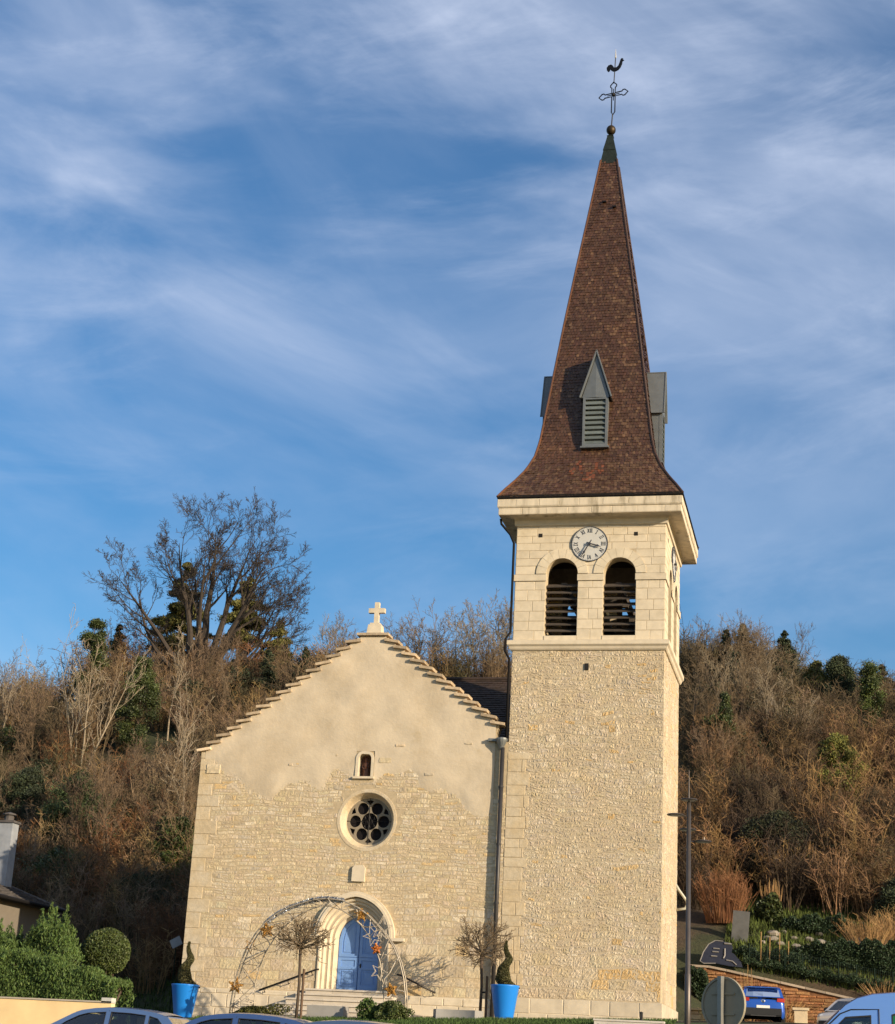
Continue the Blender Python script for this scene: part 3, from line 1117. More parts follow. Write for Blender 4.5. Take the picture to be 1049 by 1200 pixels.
mb = MB()
ring(mb, [(0.0, TS - 0.02), (0.06, TS), (0.10, TS + 0.05), (0.13, TS + 0.14), (0.19, TS + 0.20), (0.20, TS + 0.22), (0.20, TS + 0.37), (0.02, TS + 0.43), (-0.6, TS + 0.43)])
mb.build('sill_band', 'ashlar', tower)
# belfry walls: each side a slab with two arched openings
BZ0, BZ1, SP = TS + 0.42, 20.95, 18.80
A1, A2, AW = 1.89, 4.20, 0.645


def side_fn(k):
    c, s = [(1, 0), (0, 1), (-1, 0), (0, -1)][k]

    def fn(u, v, d):            # u 0..6 along the side, d proud
        a, b = u - 3, -3 - d
        return (3 + a * c - b * s, 3 + a * s + b * c, v)
    return fn


br = random.Random(8)
belfry = None
mbw = MB()
for k in range(4):
    fn = side_fn(k)
    mbs = MB()
    u0, u1 = (0.0, 6.0) if k % 2 == 0 else (0.55, 5.45)
    mbw.slab([[(u0, BZ0), (u1, BZ0), (u1, BZ1), (u0, BZ1)], arch_pts(A1, AW, BZ0 + 0.16, SP, AW, 9), arch_pts(A2, AW, BZ0 + 0.16, SP, AW, 9)],
             lambda u, v, d, fn=fn: fn(u, v, -d), 0.0, 0.55)

    def keep(u, v, w, h):
        for cx in (A1, A2):
            if v - h / 2 < SP + 0.02:
                if abs(u - cx) < AW + w / 2 - 0.01 and v + h / 2 > BZ0 + 0.2:
                    return False
            dx = max(0, abs(u - cx) - w / 2)
            dz = max(0, v - h / 2 - SP)
            if v > SP and math.hypot(dx, dz) < AW + 0.02:
                return False
        return True
    tf = lambda u, v, r: (lambda b: (b, b * .995, b * .98))(r.uniform(0.95, 1.05))
    # piers first (widths fixed by the openings), then the wall above
    for a, b in ((0.0, A1 - AW), (A1 + AW, A2 - AW), (A2 + AW, 6.0)):
        mbs = MB()
        stones(mbs, fn, a, b, BZ0, SP - 0.30, br, (0.36, 0.46), ((b - a) * 0.36, (b - a) * 0.68), gap=0.010, h=0.010, rough=0.001, jit=0.003, cell=0.4, tintf=tf)
        stones(mbs, lambda u, v, d, fn=fn: fn(u, v, d + 0.045), a - (0.03 if a > 0 else 0.06), b + (0.03 if b < 6 else 0.06), SP - 0.30, SP - 0.02, br, (0.28, 0.28), (b - a + .2, b - a + .3), gap=0.006, h=0.012, rough=0.001, jit=0.001, cell=0.6, tintf=tf)
        mbs.build('pier_stone', 'ashlar', tower)
    mbs = MB()
    stones(mbs, fn, 0.0, 6.0, SP - 0.02, BZ1, br, (0.29, 0.36), (0.5, 1.15), gap=0.010, h=0.010, rough=0.001, jit=0.003, cell=0.4, tintf=tf, keep=keep)
    mbs.build('belfry_stone', 'ashlar', tower)
belfry = mbw.build('belfry_wall', 'mortar_pale', tower)
# voussoir rings, plinth sill stones under the openings, small black blocks painted as the shade of square holes
for k in range(4):
    fn = side_fn(k)
    for cx in (A1, A2):
        mbv = MB()
        n = 9
        for i in range(n):
            a0, a1 = PI * i / n + 0.005, PI * (i + 1) / n - 0.005
            pts = [(cx + r_ * math.cos(a), SP + r_ * math.sin(a)) for r_, aa in ((AW, (a0, (a0 + a1) / 2, a1)), (AW + 0.40, (a1, (a0 + a1) / 2, a0))) for a in aa]
            b = br.uniform(.94, 1.06)
            mbv.slab([pts], lambda u, v, d, fn=fn: fn(u, v, d), 0.045, -0.2, tint=(b, b, b * .98))
        mbv.build('arch_stone', 'ashlar', tower)
        mbv = MB()
        mbv.slab([[(cx - AW - .0, BZ0 + .001), (cx + AW, BZ0 + .001), (cx + AW, BZ0 + 0.175), (cx - AW, BZ0 + 0.175)]], lambda u, v, d, fn=fn: fn(u, v, d), 0.025, -0.545)
        mbv.build('opening_sill', 'ashlar', tower)
    for hx in (0.97, 4.82):
        mbh = MB()
        mbh.slab([[(hx - .08, 20.34), (hx + .08, 20.34), (hx + .08, 20.50), (hx - .08, 20.50)]], lambda u, v, d, fn=fn: fn(u, v, d), 0.014, -0.1)
        mbh.build('painted_putlog_hole', 'black', tower)
# louvres
for k in range(4):
    fn = side_fn(k)
    for cx in (A1, A2):
        mb = MB()
        nl = 9
        for i in range(nl):
            zc = BZ0 + 0.24 + i * 0.262
            if zc > SP - 0.02:
                break
            t = br.uniform(-0.012, 0.012)
            pts = []
            for (d, dz) in ((-0.12, -0.10), (-0.50, 0.10), (-0.52, 0.065), (-0.14, -0.135)):
                pts += [fn(cx - AW, zc + dz + t, d), fn(cx + AW, zc + dz - t, d)]
            mb.add(pts, [(0, 1, 3, 2), (2, 3, 5, 4), (4, 5, 7, 6), (6, 7, 1, 0)], (br.uniform(.8, 1.2),) * 3)
        mb.build('louvre', 'wood_dark', tower)
# floors and frame inside the belfry
mb = MB()
mb.box((3, 3, BZ0 - 0.03), (4.9, 4.9, 0.06))
mb.box((3, 3, 20.7), (4.9, 4.9, 0.1))
for x_ in (1.9, 4.1):
    mb.box((x_, 3, 18.45), (0.22, 4.9, 0.26))
    mb.box((x_, 1.0, 17.3), (0.2, 0.2, 2.4))
    mb.box((x_, 5.0, 17.3), (0.2, 0.2, 2.4))
mb.build('bell_frame', 'wood_dark', tower)
bell = thing('church_bell', 'dark bronze bell hanging behind the louvres of the belfry', 'bell', (3, 3, 18.3))
mb = MB()
mb.lathe([(0.08, 18.2), (0.30, 18.18), (0.40, 18.0), (0.46, 17.6), (0.56, 17.3), (0.74, 17.1), (0.78, 17.02), (0.70, 17.05)], (3, 3, 0), 24, cap=False)
mb.build('bell_body', 'bronze', bell, smooth=True)
mb = MB()
mb.box((3, 3, 18.36), (2.4, 0.26, 0.32))
mb.build('yoke', 'wood_dark', bell)
# cornice
mb = MB()
ring(mb, [(0.0, 20.80), (0.07, 20.82), (0.09, 20.88), (0.09, 21.05), (0.14, 21.10), (0.22, 21.14)])
mb.build('frieze', 'ashlar', tower)
mb = MB()
ring(mb, [(0.20, 21.13), (0.30, 21.14), (0.66, 21.12), (0.66, 21.40), (0.69, 21.41), (0.71, 21.44), (0.71, 21.76), (0.60, 21.80), (0.0, 21.80)])
# block joints of the cornice
corn = mb.build('cornice', 'ashlar_stained', tower)
for k in range(4):
    fn = side_fn(k)
    e = 0.0 if k % 2 == 0 else -0.012
    mb = MB()
    cf = lambda u, v, r: (lambda q: (q, q, q))(r.uniform(.93, 1.05))
    stones(mb, lambda u, v, d, fn=fn: fn(u, v, d + 0.66), -0.66 - .012, 6.66 + .012 + e, 21.125, 21.40, br, (.275, .275), (.75, 1.15), gap=.012, h=.012, rough=.001, jit=.002, cell=.5, tintf=cf)
    stones(mb, lambda u, v, d, fn=fn: fn(u, v, d + 0.71), -0.71 - .012, 6.71 + .012 + e, 21.445, 21.755, br, (.31, .31), (.75, 1.15), gap=.012, h=.012, rough=.001, jit=.002, cell=.5, tintf=cf)
    mb.build('cornice_stone', 'ashlar_stained', corn)

# spire
SP_Z = [21.86, 22.30, 22.75, 23.35, 24.0, 24.75, 25.6, 26.9, 28.5, 30.3, 33.0, 35.6, 38.9]
SP_H = [3.72, 3.44, 3.12, 2.75, 2.47, 2.30, 2.19, 2.02, 1.81, 1.575, 1.20, 0.82, 0.35]


def sph(z_):
    return interp(z_, SP_Z, SP_H)


spire = MB()
rows = []
for z_, h_ in zip(SP_Z, SP_H):
    hh = h_ - 0.02
    rows.append([(3 - hh, 3 - hh, z_), (3 + hh, 3 - hh, z_), (3 + hh, 3 + hh, z_), (3 - hh, 3 + hh, z_)])
spire.grid(rows, closed=True)
sp = spire.build('spire', 'dark_tile', tower)
tl = random.Random(77)
mb = MB()
# tile courses follow the slope: step along the arc of the profile
zs = [SP_Z[0]]
while zs[-1] < 38.85:
    z_ = zs[-1]
    dh = (sph(z_) - sph(z_ + 0.05)) / 0.05
    zs.append(z_ + 0.140 / math.sqrt(1 + dh * dh))
for k in range(4):
    fn = side_fn(k)
    for i in range(len(zs) - 1):
        z0, z1 = zs[i], min(zs[i + 1] + 0.03, 38.9)
        h0, h1 = sph(z0), sph(z1)
        n = max(3, int(2 * h0 / 0.128))
        w0 = 2 * h0 / n
        off = 0.5 if i % 2 else 0
        warp = 0.012 * math.sin(i * 0.7)
        for j in range(n + (1 if off else 0)):
            a0 = -h0 + (j - off) * w0
            a1 = a0 + w0 * 0.95
            a0, a1 = max(-h0, a0), min(h0, a1)
            if a1 - a0 < 0.02:
                continue
            q = h1 / h0
            l0 = 0.020 * tl.uniform(0.6, 1.9)
            tiltx = tl.uniform(-0.012, 0.012)
            b = tl.uniform(0.82, 1.18)
            u = a0
            c = tl.random()
            tt = (b, b * tl.uniform(.92, 1.04), b * tl.uniform(.88, 1.04))
            if c < 0.07 + 0.16 * sm(-.2, .9, a0 / h0) * sm(38, 33, z0):
                tt = (1.65 * b, 1.85 * b, 1.8 * b)           # lichened, chalky tiles
            if z0 < 23.6 and c > 0.62:
                tt = (1.45 * b, 1.6 * b, 1.5 * b)
            if z0 < 23.9 and -1.1 < a0 < 0.4 and 22.5 < z0 and k == 0 and c > 0.6 and abs(z0 - 23.1 - 0.25 * math.sin(a0 * 7)) < 0.35:
                tt = (2.1 * b, 1.4 * b, 1.1 * b)          # newer red tiles under the dormer
            P = [fn(3 + a0, z0 - 0.012 + tl.uniform(-.008, .008), h0 - 3 + l0 + tiltx), fn(3 + a1, z0 - 0.012 + tl.uniform(-.008, .008), h0 - 3 + l0 - tiltx), fn(3 + a1 * q, z1, h1 - 3 + 0.004), fn(3 + a0 * q, z1, h1 - 3 + 0.004),
                 fn(3 + a0, z0, h0 - 3 - 0.01), fn(3 + a1, z0, h0 - 3 - 0.01)]
            mb.add(P, [(0, 1, 2, 3), (4, 5, 1, 0)], tt)
mb.build('roof_tile', 'tile', sp)
for k, (sx_, sy_) in enumerate(((-1, -1), (1, -1), (1, 1), (-1, 1))):
    mb = MB()
    mb.tube([(3 + sx_ * (sph(z_) + 0.012), 3 + sy_ * (sph(z_) + 0.012), z_ + 0.01) for z_ in zs[::2] + [38.9]], 0.05, 6, tint=(1.5, 1.25, 1.0) if k == 0 else (0.8, .8, .8))
    mb.build('hip_tile', 'tile', sp)
mb = MB()
ring(mb, [(0.6, 21.80), (0.735, 21.80), (0.745, 21.83), (0.745, 21.91), (0.70, 21.93), (0.5, 21.93)])
mb.build('gutter', 'pipe_dark', sp)
# dormers on the four faces
DZ0, DZ1, DZ2 = 24.38, 26.55, 28.62
for k in range(4):
    fn = side_fn(k)
    D = 2.56 - 3
    mb = MB()
    w = 0.52
    # frame posts, sill and lintel round the louvre
    for a, b, c, d in ((-w, -w + .1, DZ0, DZ1), (w - .1, w, DZ0, DZ1), (-w + .1, w - .1, DZ0, DZ0 + .1), (-w + .1, w - .1, DZ1 - .1, DZ1)):
        mb.slab([[(3 + a, c), (3 + b, c), (3 + b, d), (3 + a, d)]], fn, D, D - 0.14)
    mb.slab([[(3 - w - .07, DZ0 - .07), (3 + w + .07, DZ0 - .07), (3 + w + .07, DZ0), (3 - w - .07, DZ0)]], fn, D + 0.05, D - 0.2)
    # cheeks
    for sgn in (-1, 1):
        a, b = 3 + sgn * (w - 0.012), 3 + sgn * (w - 0.03)
        P = []
        for u in (a, b):
            P += [fn(u, DZ0, D - 0.14), fn(u, DZ1, D - 0.14), fn(u, DZ1, sph(DZ1) - 3 - 0.1), fn(u, DZ0, sph(DZ0) - 3 - 0.1)]
        mb.add(P, [(0, 1, 2, 3), (7, 6, 5, 4), (0, 4, 5, 1), (1, 5, 6, 2)])
    dm = mb.build('dormer', 'zinc', sp)
    mb = MB()
    ns = 9
    for i in range(ns):
        zc = DZ0 + 0.10 + (i + 0.5) * (DZ1 - DZ0 - 0.2) / ns
        P = []
        for (d, dz) in ((D - 0.0, -0.10), (D - 0.13, 0.11), (D - 0.15, 0.09), (D - 0.02, -0.125)):
            P += [fn(3 - w + .1, zc + dz, d), fn(3 + w - .1, zc + dz, d)]
        mb.add(P, [(0, 1, 3, 2), (2, 3, 5, 4), (4, 5, 7, 6), (6, 7, 1, 0)], (br.uniform(.85, 1.15),) * 3)
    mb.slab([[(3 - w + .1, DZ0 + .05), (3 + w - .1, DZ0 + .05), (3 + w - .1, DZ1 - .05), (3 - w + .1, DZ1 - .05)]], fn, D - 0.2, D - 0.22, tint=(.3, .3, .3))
    mb.build('louvre', 'slat', dm)
    mb = MB()
    e, oh = 0.66, 0.07
    D1 = D + oh
    tk = 0.05
    for sgn in (-1, 1):
        zb = DZ1 - 0.03
        back_b, back_t = sph(zb) - 3 - 0.05, sph(DZ2) - 3 - 0.05
        P = [fn(3 + sgn * e, zb, D1), fn(3, DZ2, D1), fn(3, DZ2, back_t), fn(3 + sgn * e, zb, back_b),
             fn(3 + sgn * (e - tk), zb, D1), fn(3, DZ2 - 0.14, D1), fn(3, DZ2 - 0.14, back_t), fn(3 + sgn * (e - tk), zb, back_b)]
        mb.add(P, [(0, 1, 2, 3), (7, 6, 5, 4), (0, 4, 5, 1), (0, 3, 7, 4)])
        # standing seam along the verge
        mb.tube([fn(3 + sgn * e, zb, D1), fn(3, DZ2 + 0.01, D1)], 0.032, 5)
    mb.tube([fn(3, DZ2, D1 + .02), fn(3, DZ2, back_t)], 0.03, 5)
    # gable face, two folded sheets either side of a centre seam
    mb.add([fn(3 - e + .09, DZ1 - .02, D - 0.01), fn(3, DZ1 - .02, D + 0.035), fn(3 + e - .09, DZ1 - .02, D - 0.01), fn(3, DZ2 - .18, D - 0.01)], [(0, 1, 3), (1, 2, 3)])
    mb.build('dormer_roof', 'zinc', dm)
# little snow hooks on the spire
mb = MB()
for (u, z_) in ((-.1, 36.6), (.35, 36.3)):
    h_ = sph(z_)
    mb.box((3 + u, 3 - h_ - 0.06, z_), (0.16, 0.14, 0.06))
mb.box((3 + 0.74, 3.0 - 0.3, 36.2), (0.1, 0.12, 0.10))
mb.build('roof_hook', 'iron', sp)
# copper cap, ball, cross and weathercock
mb = MB()
rows = []
for h_, z_ in ((0.40, 38.72), (0.36, 38.9), (0.27, 39.45), (0.29, 39.47), (0.24, 39.7), (0.13, 40.25), (0.15, 40.28), (0.06, 40.36)):
    rows.append([(3 - h_, 3 - h_, z_), (3 + h_, 3 - h_, z_), (3 + h_, 3 + h_, z_), (3 - h_, 3 + h_, z_)])
mb.grid(rows, closed=True)
cap = mb.build('spire_cap', 'copper', tower)
mb = MB()
mb.sphere((3.02, 3, 40.62), (0.215, 0.215, 0.235), 18, 12)
mb.build('ball', 'gilt', cap, smooth=True)
ca, sa = math.cos(R(16)), math.sin(R(16))


def cx_(u, v, d=0):
    return (3.09 + u * ca + d * sa, 3 - u * sa + d * ca, v)


mb = MB()
mb.tube([(3.03, 3, 40.8), (3.07, 3, 41.45)], 0.030, 6)
mb.tube([(3.10, 3, 43.05), (3.15, 3, 44.4)], 0.024, 6)
# open-work cross: two rails ending in pointed lozenges
zc = 42.46
a, b = 0.085, 0.15
outl = [(-a, 41.55), (-a, zc - a), (-.42, zc - a), (-.47, zc - b), (-.56, zc - b), (-.72, zc), (-.56, zc + b), (-.47, zc + b), (-.42, zc + a), (-a, zc + a), (-a, zc + .36), (-b, zc + .42), (-b, zc + .50), (0, zc + .66),
        (b, zc + .50), (b, zc + .42), (a, zc + .36), (a, zc + a), (.42, zc + a), (.47, zc + b), (.56, zc + b), (.72, zc), (.56, zc - b), (.47, zc - b), (.42, zc - a), (a, zc - a), (a, 41.55), (0, 41.42)]
mb.tube([cx_(u, v) for u, v in outl], 0.030, 5, closed=True)
mb.tube([cx_(-.3, zc), cx_(.3, zc)], 0.022, 5)
mb.tube([cx_(0, zc - .3), cx_(0, zc + .3)], 0.022, 5)
mb.sphere(cx_(0, zc), 0.10, 8, 6)
mb.build('spire_cross', 'iron', cap)
mb = MB()
ck = [(-.44, .02), (-.46, .18), (-.36, .30), (-.22, .32), (-.12, .22), (-.06, .10), (.08, .08), (.18, .16), (.24, .32), (.28, .46), (.34, .54), (.42, .50), (.38, .44), (.47, .40), (.38, .36), (.36, .22), (.28, .04), (.16, -.08), (.02, -.12),
      (-.12, -.10), (-.22, -.02), (-.26, .08), (-.30, -.02), (-.38, -.06)]
mb.slab([[(0.06 + u * 0.92, 43.78 + v * 0.92) for u, v in ck]], lambda u, v, d: cx_(u, v, d), -0.03, 0.03)
mb.build('weathercock', 'iron', cap)
mb = MB()
mb.lathe([(0.012, 44.36), (0.045, 44.42), (0.03, 44.6), (0.008, 44.85)], (3.15, 3, 0), 8)
mb.build('rod_tip', 'pale_metal', cap)

# clock on the front and the right side
CZ = 20.02


def clock(k):
    fn0 = side_fn(k)
    cu = 2.98
    fn = lambda u, v, d: fn0(cu + u, CZ + v, d)
    mb = MB()
    mb.slab([circle(0, 0, 0.715, 48)], fn, 0.055, -0.02)
    ck = mb.build('clock', 'clock_face', tower)
    mb = MB()
    mb.slab([circle(0, 0, 0.730, 48), circle(0, 0, 0.706, 48)], fn, 0.072, 0.0)
    mb.build('clock_rim', 'clock_black', ck)
    mb = MB()
    ro = ['XII', 'I', 'II', 'III', 'IV', 'V', 'VI', 'VII', 'VIII', 'IX', 'X', 'XI']
    for h, txt in enumerate(ro):
        an = -2 * PI * h / 12
        c, s = math.cos(an), math.sin(an)
        wd = {'I': 0.045, 'V': 0.095, 'X': 0.095}
        tot = sum(wd[x] for x in txt) + 0.012 * (len(txt) - 1)
        scl = min(1.0, 0.25 / tot)
        x = -tot / 2

        def bar(x0, y0, x1, y1, wid):
            dx, dy = x1 - x0, y1 - y0
            ln = math.hypot(dx, dy)
            nx, ny = -dy / ln * wid / 2, dx / ln * wid / 2
            P = [(x0 + nx, y0 + ny), (x0 - nx, y0 - ny), (x1 - nx, y1 - ny), (x1 + nx, y1 + ny)]
            Q = []
            for (px, py) in P:
                px *= scl
                py += 0.555
                Q.append((px * c - py * s, px * s + py * c))
            mb.slab([Q], fn, 0.066, 0.05)
        hh = 0.082
        for chh in txt:
            w_ = wd[chh]
            m_ = x + w_ / 2
            if chh == 'I':
                bar(m_, -hh, m_, hh, 0.022)
                bar(m_ - .026, hh - .006, m_ + .026, hh - .006, 0.012)
                bar(m_ - .026, -hh + .006, m_ + .026, -hh + .006, 0.012)
            elif chh == 'V':
                bar(x + 0.014, hh, m_, -hh, 0.022)
                bar(x + w_ - 0.01, hh, m_, -hh, 0.014)
            else:
                bar(x + 0.014, hh, x + w_ - 0.014, -hh, 0.022)
                bar(x + w_ - 0.01, hh, x + 0.01, -hh, 0.014)
            x += w_ + 0.012
    for h in range(60):
        an = 2 * PI * h / 60
        mb.slab([[(r_ * math.sin(an + t), r_ * math.cos(an + t)) for r_, t in ((0.668, -.005), (0.692, -.005), (0.692, .005), (0.668, .005))]], fn, 0.064, 0.05)
    mb.build('numeral', 'clock_black', ck)

    def hand(name, ang, ln, w0, tail, d):
        c, s = math.cos(-ang), math.sin(-ang)
        pts = [(-w0 * .5, -tail), (w0 * .5, -tail), (w0 * .8, ln * .55), (w0 * 1.5, ln * .66), (w0 * .5, ln * .8), (0, ln), (-w0 * .5, ln * .8), (-w0 * 1.5, ln * .66), (-w0 * .8, ln * .55)]
        mb = MB()
        mb.slab([[(px * c - py * s, px * s + py * c) for px, py in pts]], fn, d, d - 0.015)
        mb.build(name, 'clock_black', ck)
    hand('minute_hand', R(210), 0.64, 0.034, 0.16, 0.16)
    hand('hour_hand', R(107), 0.50, 0.036, 0.12, 0.13)
    mb = MB()
    mb.slab([circle(0, 0, 0.05, 12)], fn, 0.17, 0.05)
    mb.build('hand_hub', 'clock_black', ck)


clock(0)
clock(1)
# black pipe down the tower's left corner
mb = MB()
mb.tube([(-0.62, -0.35, 21.05), (-0.60, -0.30, 20.85), (-0.25, -0.12, 20.45), (-0.10, -0.05, 20.1), (-0.10, -0.05, 16.4), (-0.26, -0.16, 16.1), (-0.26, -0.16, 15.6), (-0.10, -0.05, 15.3), (-0.10, -0.05, 12.1)], 0.05, 8)
mb.build('rain_pipe', 'pipe_dark', tower, smooth=True)
mb = MB()
mb.tube([(5.95, 5.7, 7.4), (6.10, 5.75, 7.15), (6.42, 5.75, 6.72), (6.44, 5.75, 6.58), (6.36, 5.75, 6.42), (6.02, 5.75, 6.36)], 0.055, 8)
mb.build('overflow_pipe', 'pipe_pale', tower, smooth=True)

# ------------------------------------------------------------------ statue in the niche
st = thing('statue', 'small reddish brown robed figure standing in the arched niche', 'statue', (NXc, 0.22, 10.58))
mb = MB()
rows = []
for z_, rx, ry, ox, oy in ((10.585, .115, .10, 0, 0), (10.62, .125, .105, 0, 0), (10.75, .10, .09, .005, 0), (10.88, .105, .095, .01, 0), (10.98, .10, .085, .005, 0), (11.06, .115, .085, 0, 0), (11.13, .125, .08, 0, 0),
                           (11.165, .085, .065, 0, 0), (11.185, .036, .036, 0, -.005), (11.21, .036, .038, 0, -.01), (11.235, .052, .058, 0, -.012), (11.28, .060, .066, 0, -.014), (11.33, .052, .060, 0, -.01), (11.36, .02, .025, 0, -.01)):
    rows.append([(NXc + ox + rx * math.cos(2 * PI * i / 16) * (1 + (.07 * math.cos(i * 5) if z_ < 11 else 0)), 0.22 + oy + ry * math.sin(2 * PI * i / 16), z_) for i in range(16)])
mb.grid(rows, closed=True)
for s in (-1, 1):
    mb.tube([(NXc + s * .115, .22, 11.12), (NXc + s * .14, .19, 10.99), (NXc + s * .05, .11, 10.95 + .06 * s)], [.04, .035, .022], 8)
mb.tube([(NXc + .02, .10, 10.88), (NXc + .02, .09, 11.12)], .03, 6)
mb.build('body', 'statue', st, smooth=True)
mb = MB()
mb.tube([(NXc + .15, .14, 10.59), (NXc + .12, .13, 11.40)], .012, 6)
mb.build('staff', 'gilt', st)

# ------------------------------------------------------------------ stairs and rails
stair = thing('entrance_steps', 'pale stone steps rising from three sides to the blue church door', 'steps', (PC, -1.2, 1.3))
N_ST = 6
top = 2.43
rise = 0.20
tr_ = 0.36
for i in range(N_ST):
    mb = MB()
    hw = 1.62 + i * tr_ * 0.72
    d = 0.62 + i * tr_
    zt = top - i * rise
    x = -hw
    while x < hw - 0.05:           # each course is cut from a few long blocks
        w = min(rg.uniform(1.0, 1.9), hw - x)
        if hw - x - w < 0.4:
            w = hw - x
        b = rg.uniform(0.9, 1.06)
        mb.box((PC + x + w / 2, -d / 2, zt - 0.11), (w - 0.008, d, 0.215), tint=(b * .93, b * .92, b * .9))
        mb.box((PC + x + w / 2, -d - 0.024, zt - 0.030), (w - 0.008, 0.055, 0.062), tint=(b, b, b))
        x += w
    mb.build('step', 'step', stair)


def handrail(label, P0, P1, legs):
    t = thing('handrail', label, 'handrail', (P0[0], P0[1], gz(P0[0], P0[1])))
    mb = MB()
    mb.tube([P0, P1, (P1[0] + (.12 if P1[0] > P0[0] else -.12), P1[1], P1[2] + 0.01)], 0.035, 8)
    mb.build('rail', 'rail', t, smooth=True)
    for f in legs:
        p = Vector(P0).lerp(Vector(P1), f)
        mb = MB()
        mb.tube([p, p + Vector((0, 0.12, -0.12)), (p.x, -0.02, p.z - 0.12)], 0.018, 6)
        mb.build('bracket', 'rail', t)


handrail('thin dark handrail sloping up the wall left of the church door', (-9.25, -0.32, 2.30), (-7.05, -0.32, 3.14), (0.08, 0.5, 0.92))
handrail('thin dark handrail sloping down the wall right of the church door', (-2.35, -0.32, 2.46), (-3.75, -0.32, 3.06), (0.08, 0.5, 0.92))

# ------------------------------------------------------------------ pots with twisted topiary
LEAF_F = [(0, 1, 2, 3)]


def leaves(mb, P, size, rng, N=None, flat=0.0, tv=0.25, up=None, hue=None, aspect=1.0):
    """leaf-sized quads at points P (n,3); tint varies leaf by leaf"""
    P = np.asarray(P, float)
    n = len(P)
    if n == 0:
        return
    r = np.random.RandomState(rng.randint(0, 10 ** 6))
    a = r.normal(size=(n, 3))
    if up is not None:
        a = a * flat + np.asarray(up)
    a /= np.linalg.norm(a, axis=1)[:, None]
    b = r.normal(size=(n, 3))
    b -= (b * a).sum(1)[:, None] * a
    b /= np.linalg.norm(b, axis=1)[:, None]
    s = size * r.uniform(0.6, 1.35, n)[:, None]
    A, B = a * s * aspect, b * s
    V = np.empty((n, 4, 3))
    V[:, 0] = P - A
    V[:, 1] = P + B * 0.55
    V[:, 2] = P + A
    V[:, 3] = P - B * 0.55
    t = r.uniform(1 - tv, 1 + tv, n)
    h = r.uniform(-1, 1, n) * 0.12
    T = np.stack([t * (1 + h), t, t * (1 - h)], 1)
    if hue is not None:
        T *= np.asarray(hue)
    mb.add_np(V.reshape(-1, 3), np.arange(n * 4).reshape(n, 4), np.repeat(T, 4, 0))


def pot(label, x, y, z, tlabel, seed):
    t = thing('planter', label, 'planter', (x, y, z))
    mb = MB()
    mb.lathe([(0.30, z), (0.315, z + 0.02), (0.50, z + 1.18), (0.515, z + 1.21), (0.52, z + 1.25), (0.50, z + 1.26), (0.48, z + 1.24), (0.46, z + 1.12)], (x, y, 0), 48, cap=False)
    mb.build('pot', 'blue_pot', t, smooth=True)
    mb = MB()
    mb.lathe([(0.0, z + 1.17), (0.47, z + 1.13)], (x, y, 0), 24, cap=False)
    mb.build('soil', 'soil', t)
    rng = random.Random(seed)
    p = thing('topiary', tlabel, 'shrub', (x, y, z + 1.16))
    mb = MB()
    H = 1.62
    mb.tube([(x, y, z + 1.1), (x, y, z + 1.16 + H * .9)], [.03, .012], 6)
    mb.build('trunk', 'bark', p)
    mb = MB()
    pts = []
    cx0 = []
    for i in range(15000):
        f = rng.random() ** 1.5
        zz = z + 1.17 + f * H
        off = 0.15 * (1 - f) ** 0.6
        an = 0.4 + f * 2 * PI * 1.5
        r0 = 0.30 * (1 - f) ** 1.15 + 0.028
        th = rng.uniform(0, 2 * PI)
        rr = r0 * (0.82 + 0.2 * rng.random()) * (1 + 0.18 * math.cos(th - an * 2))
        pts.append((x + off * math.cos(an) + rr * math.cos(th), y + off * math.sin(an) + rr * math.sin(th), zz))
    leaves(mb, pts, 0.030, rng, tv=0.35)
    mb.build('foliage', 'topiary', p)


pot('tall blue tapered planter at the left corner of the church front', -11.14, -3.2, 1.00, 'dark twisted topiary cone in the left blue planter', 1)
pot('tall blue tapered planter before the joint of church and tower', 0.72, -2.6, 1.46, 'dark twisted topiary cone in the blue planter by the tower', 2)

# stone planters
t = thing('stone_planter', 'rectangular grey stone planter in front of the church steps', 'planter', (-5.35, -4.1, 1.2))
mb = MB()
x0, x1, y0, y1, z0, z1 = -6.02, -4.70, -4.5, -3.7, 1.05, 1.68
mb.slab([[(x0, y0), (x1, y0 + .1), (x1, y1), (x0, y1)], [(x0 + .12, y0 + .14), (x1 - .12, y0 + .22), (x1 - .12, y1 - .12), (x0 + .12, y1 - .12)]], lambda u, v, d: (u, v, d), z1, z0)
mb.build('basin', 'grey_stone', t)
mb = MB()
mb.slab([[(x0 + .11, y0 + .13), (x1 - .11, y0 + .21), (x1 - .11, y1 - .11), (x0 + .11, y1 - .11)]], lambda u, v, d: (u, v, d), z1 - .1, z0)
mb.build('soil', 'soil', t)
t = thing('low_bench', 'low curved grey stone bench on the lawn right of the steps', 'bench', (-0.65, -4.0, 1.3))
mb = MB()
arc = [(-0.65 + 2.2 * math.sin(a), -6.0 + 2.2 * math.cos(a)) for a in [R(-24 + 48 * i / 16) for i in range(17)]]
arc2 = [(-0.65 + 1.7 * math.sin(a), -6.0 + 1.7 * math.cos(a)) for a in [R(24 - 48 * i / 16) for i in range(17)]]
mb.slab([arc + arc2], lambda u, v, d: (u, v, d), 1.735, 1.1)
mb.build('seat', 'grey_stone', t)
t = thing('low_wall', 'low white stone kerb wall on the lawn before the tower', 'wall', (5.6, -5.6, 1.3))
mb = MB()
mb.box((5.55, -5.7, 1.20), (2.3, 0.3, 0.66), tint=(1.3, 1.3, 1.35))
mb.box((5.55, -5.7, 1.555), (2.36, 0.36, 0.06), tint=(1.3, 1.3, 1.35))
mb.build('kerb', 'concrete', t)
t = thing('bollard', 'short dark metal post standing at the foot of the tower', 'post', (5.9, -5.2, 1.4))
mb = MB()
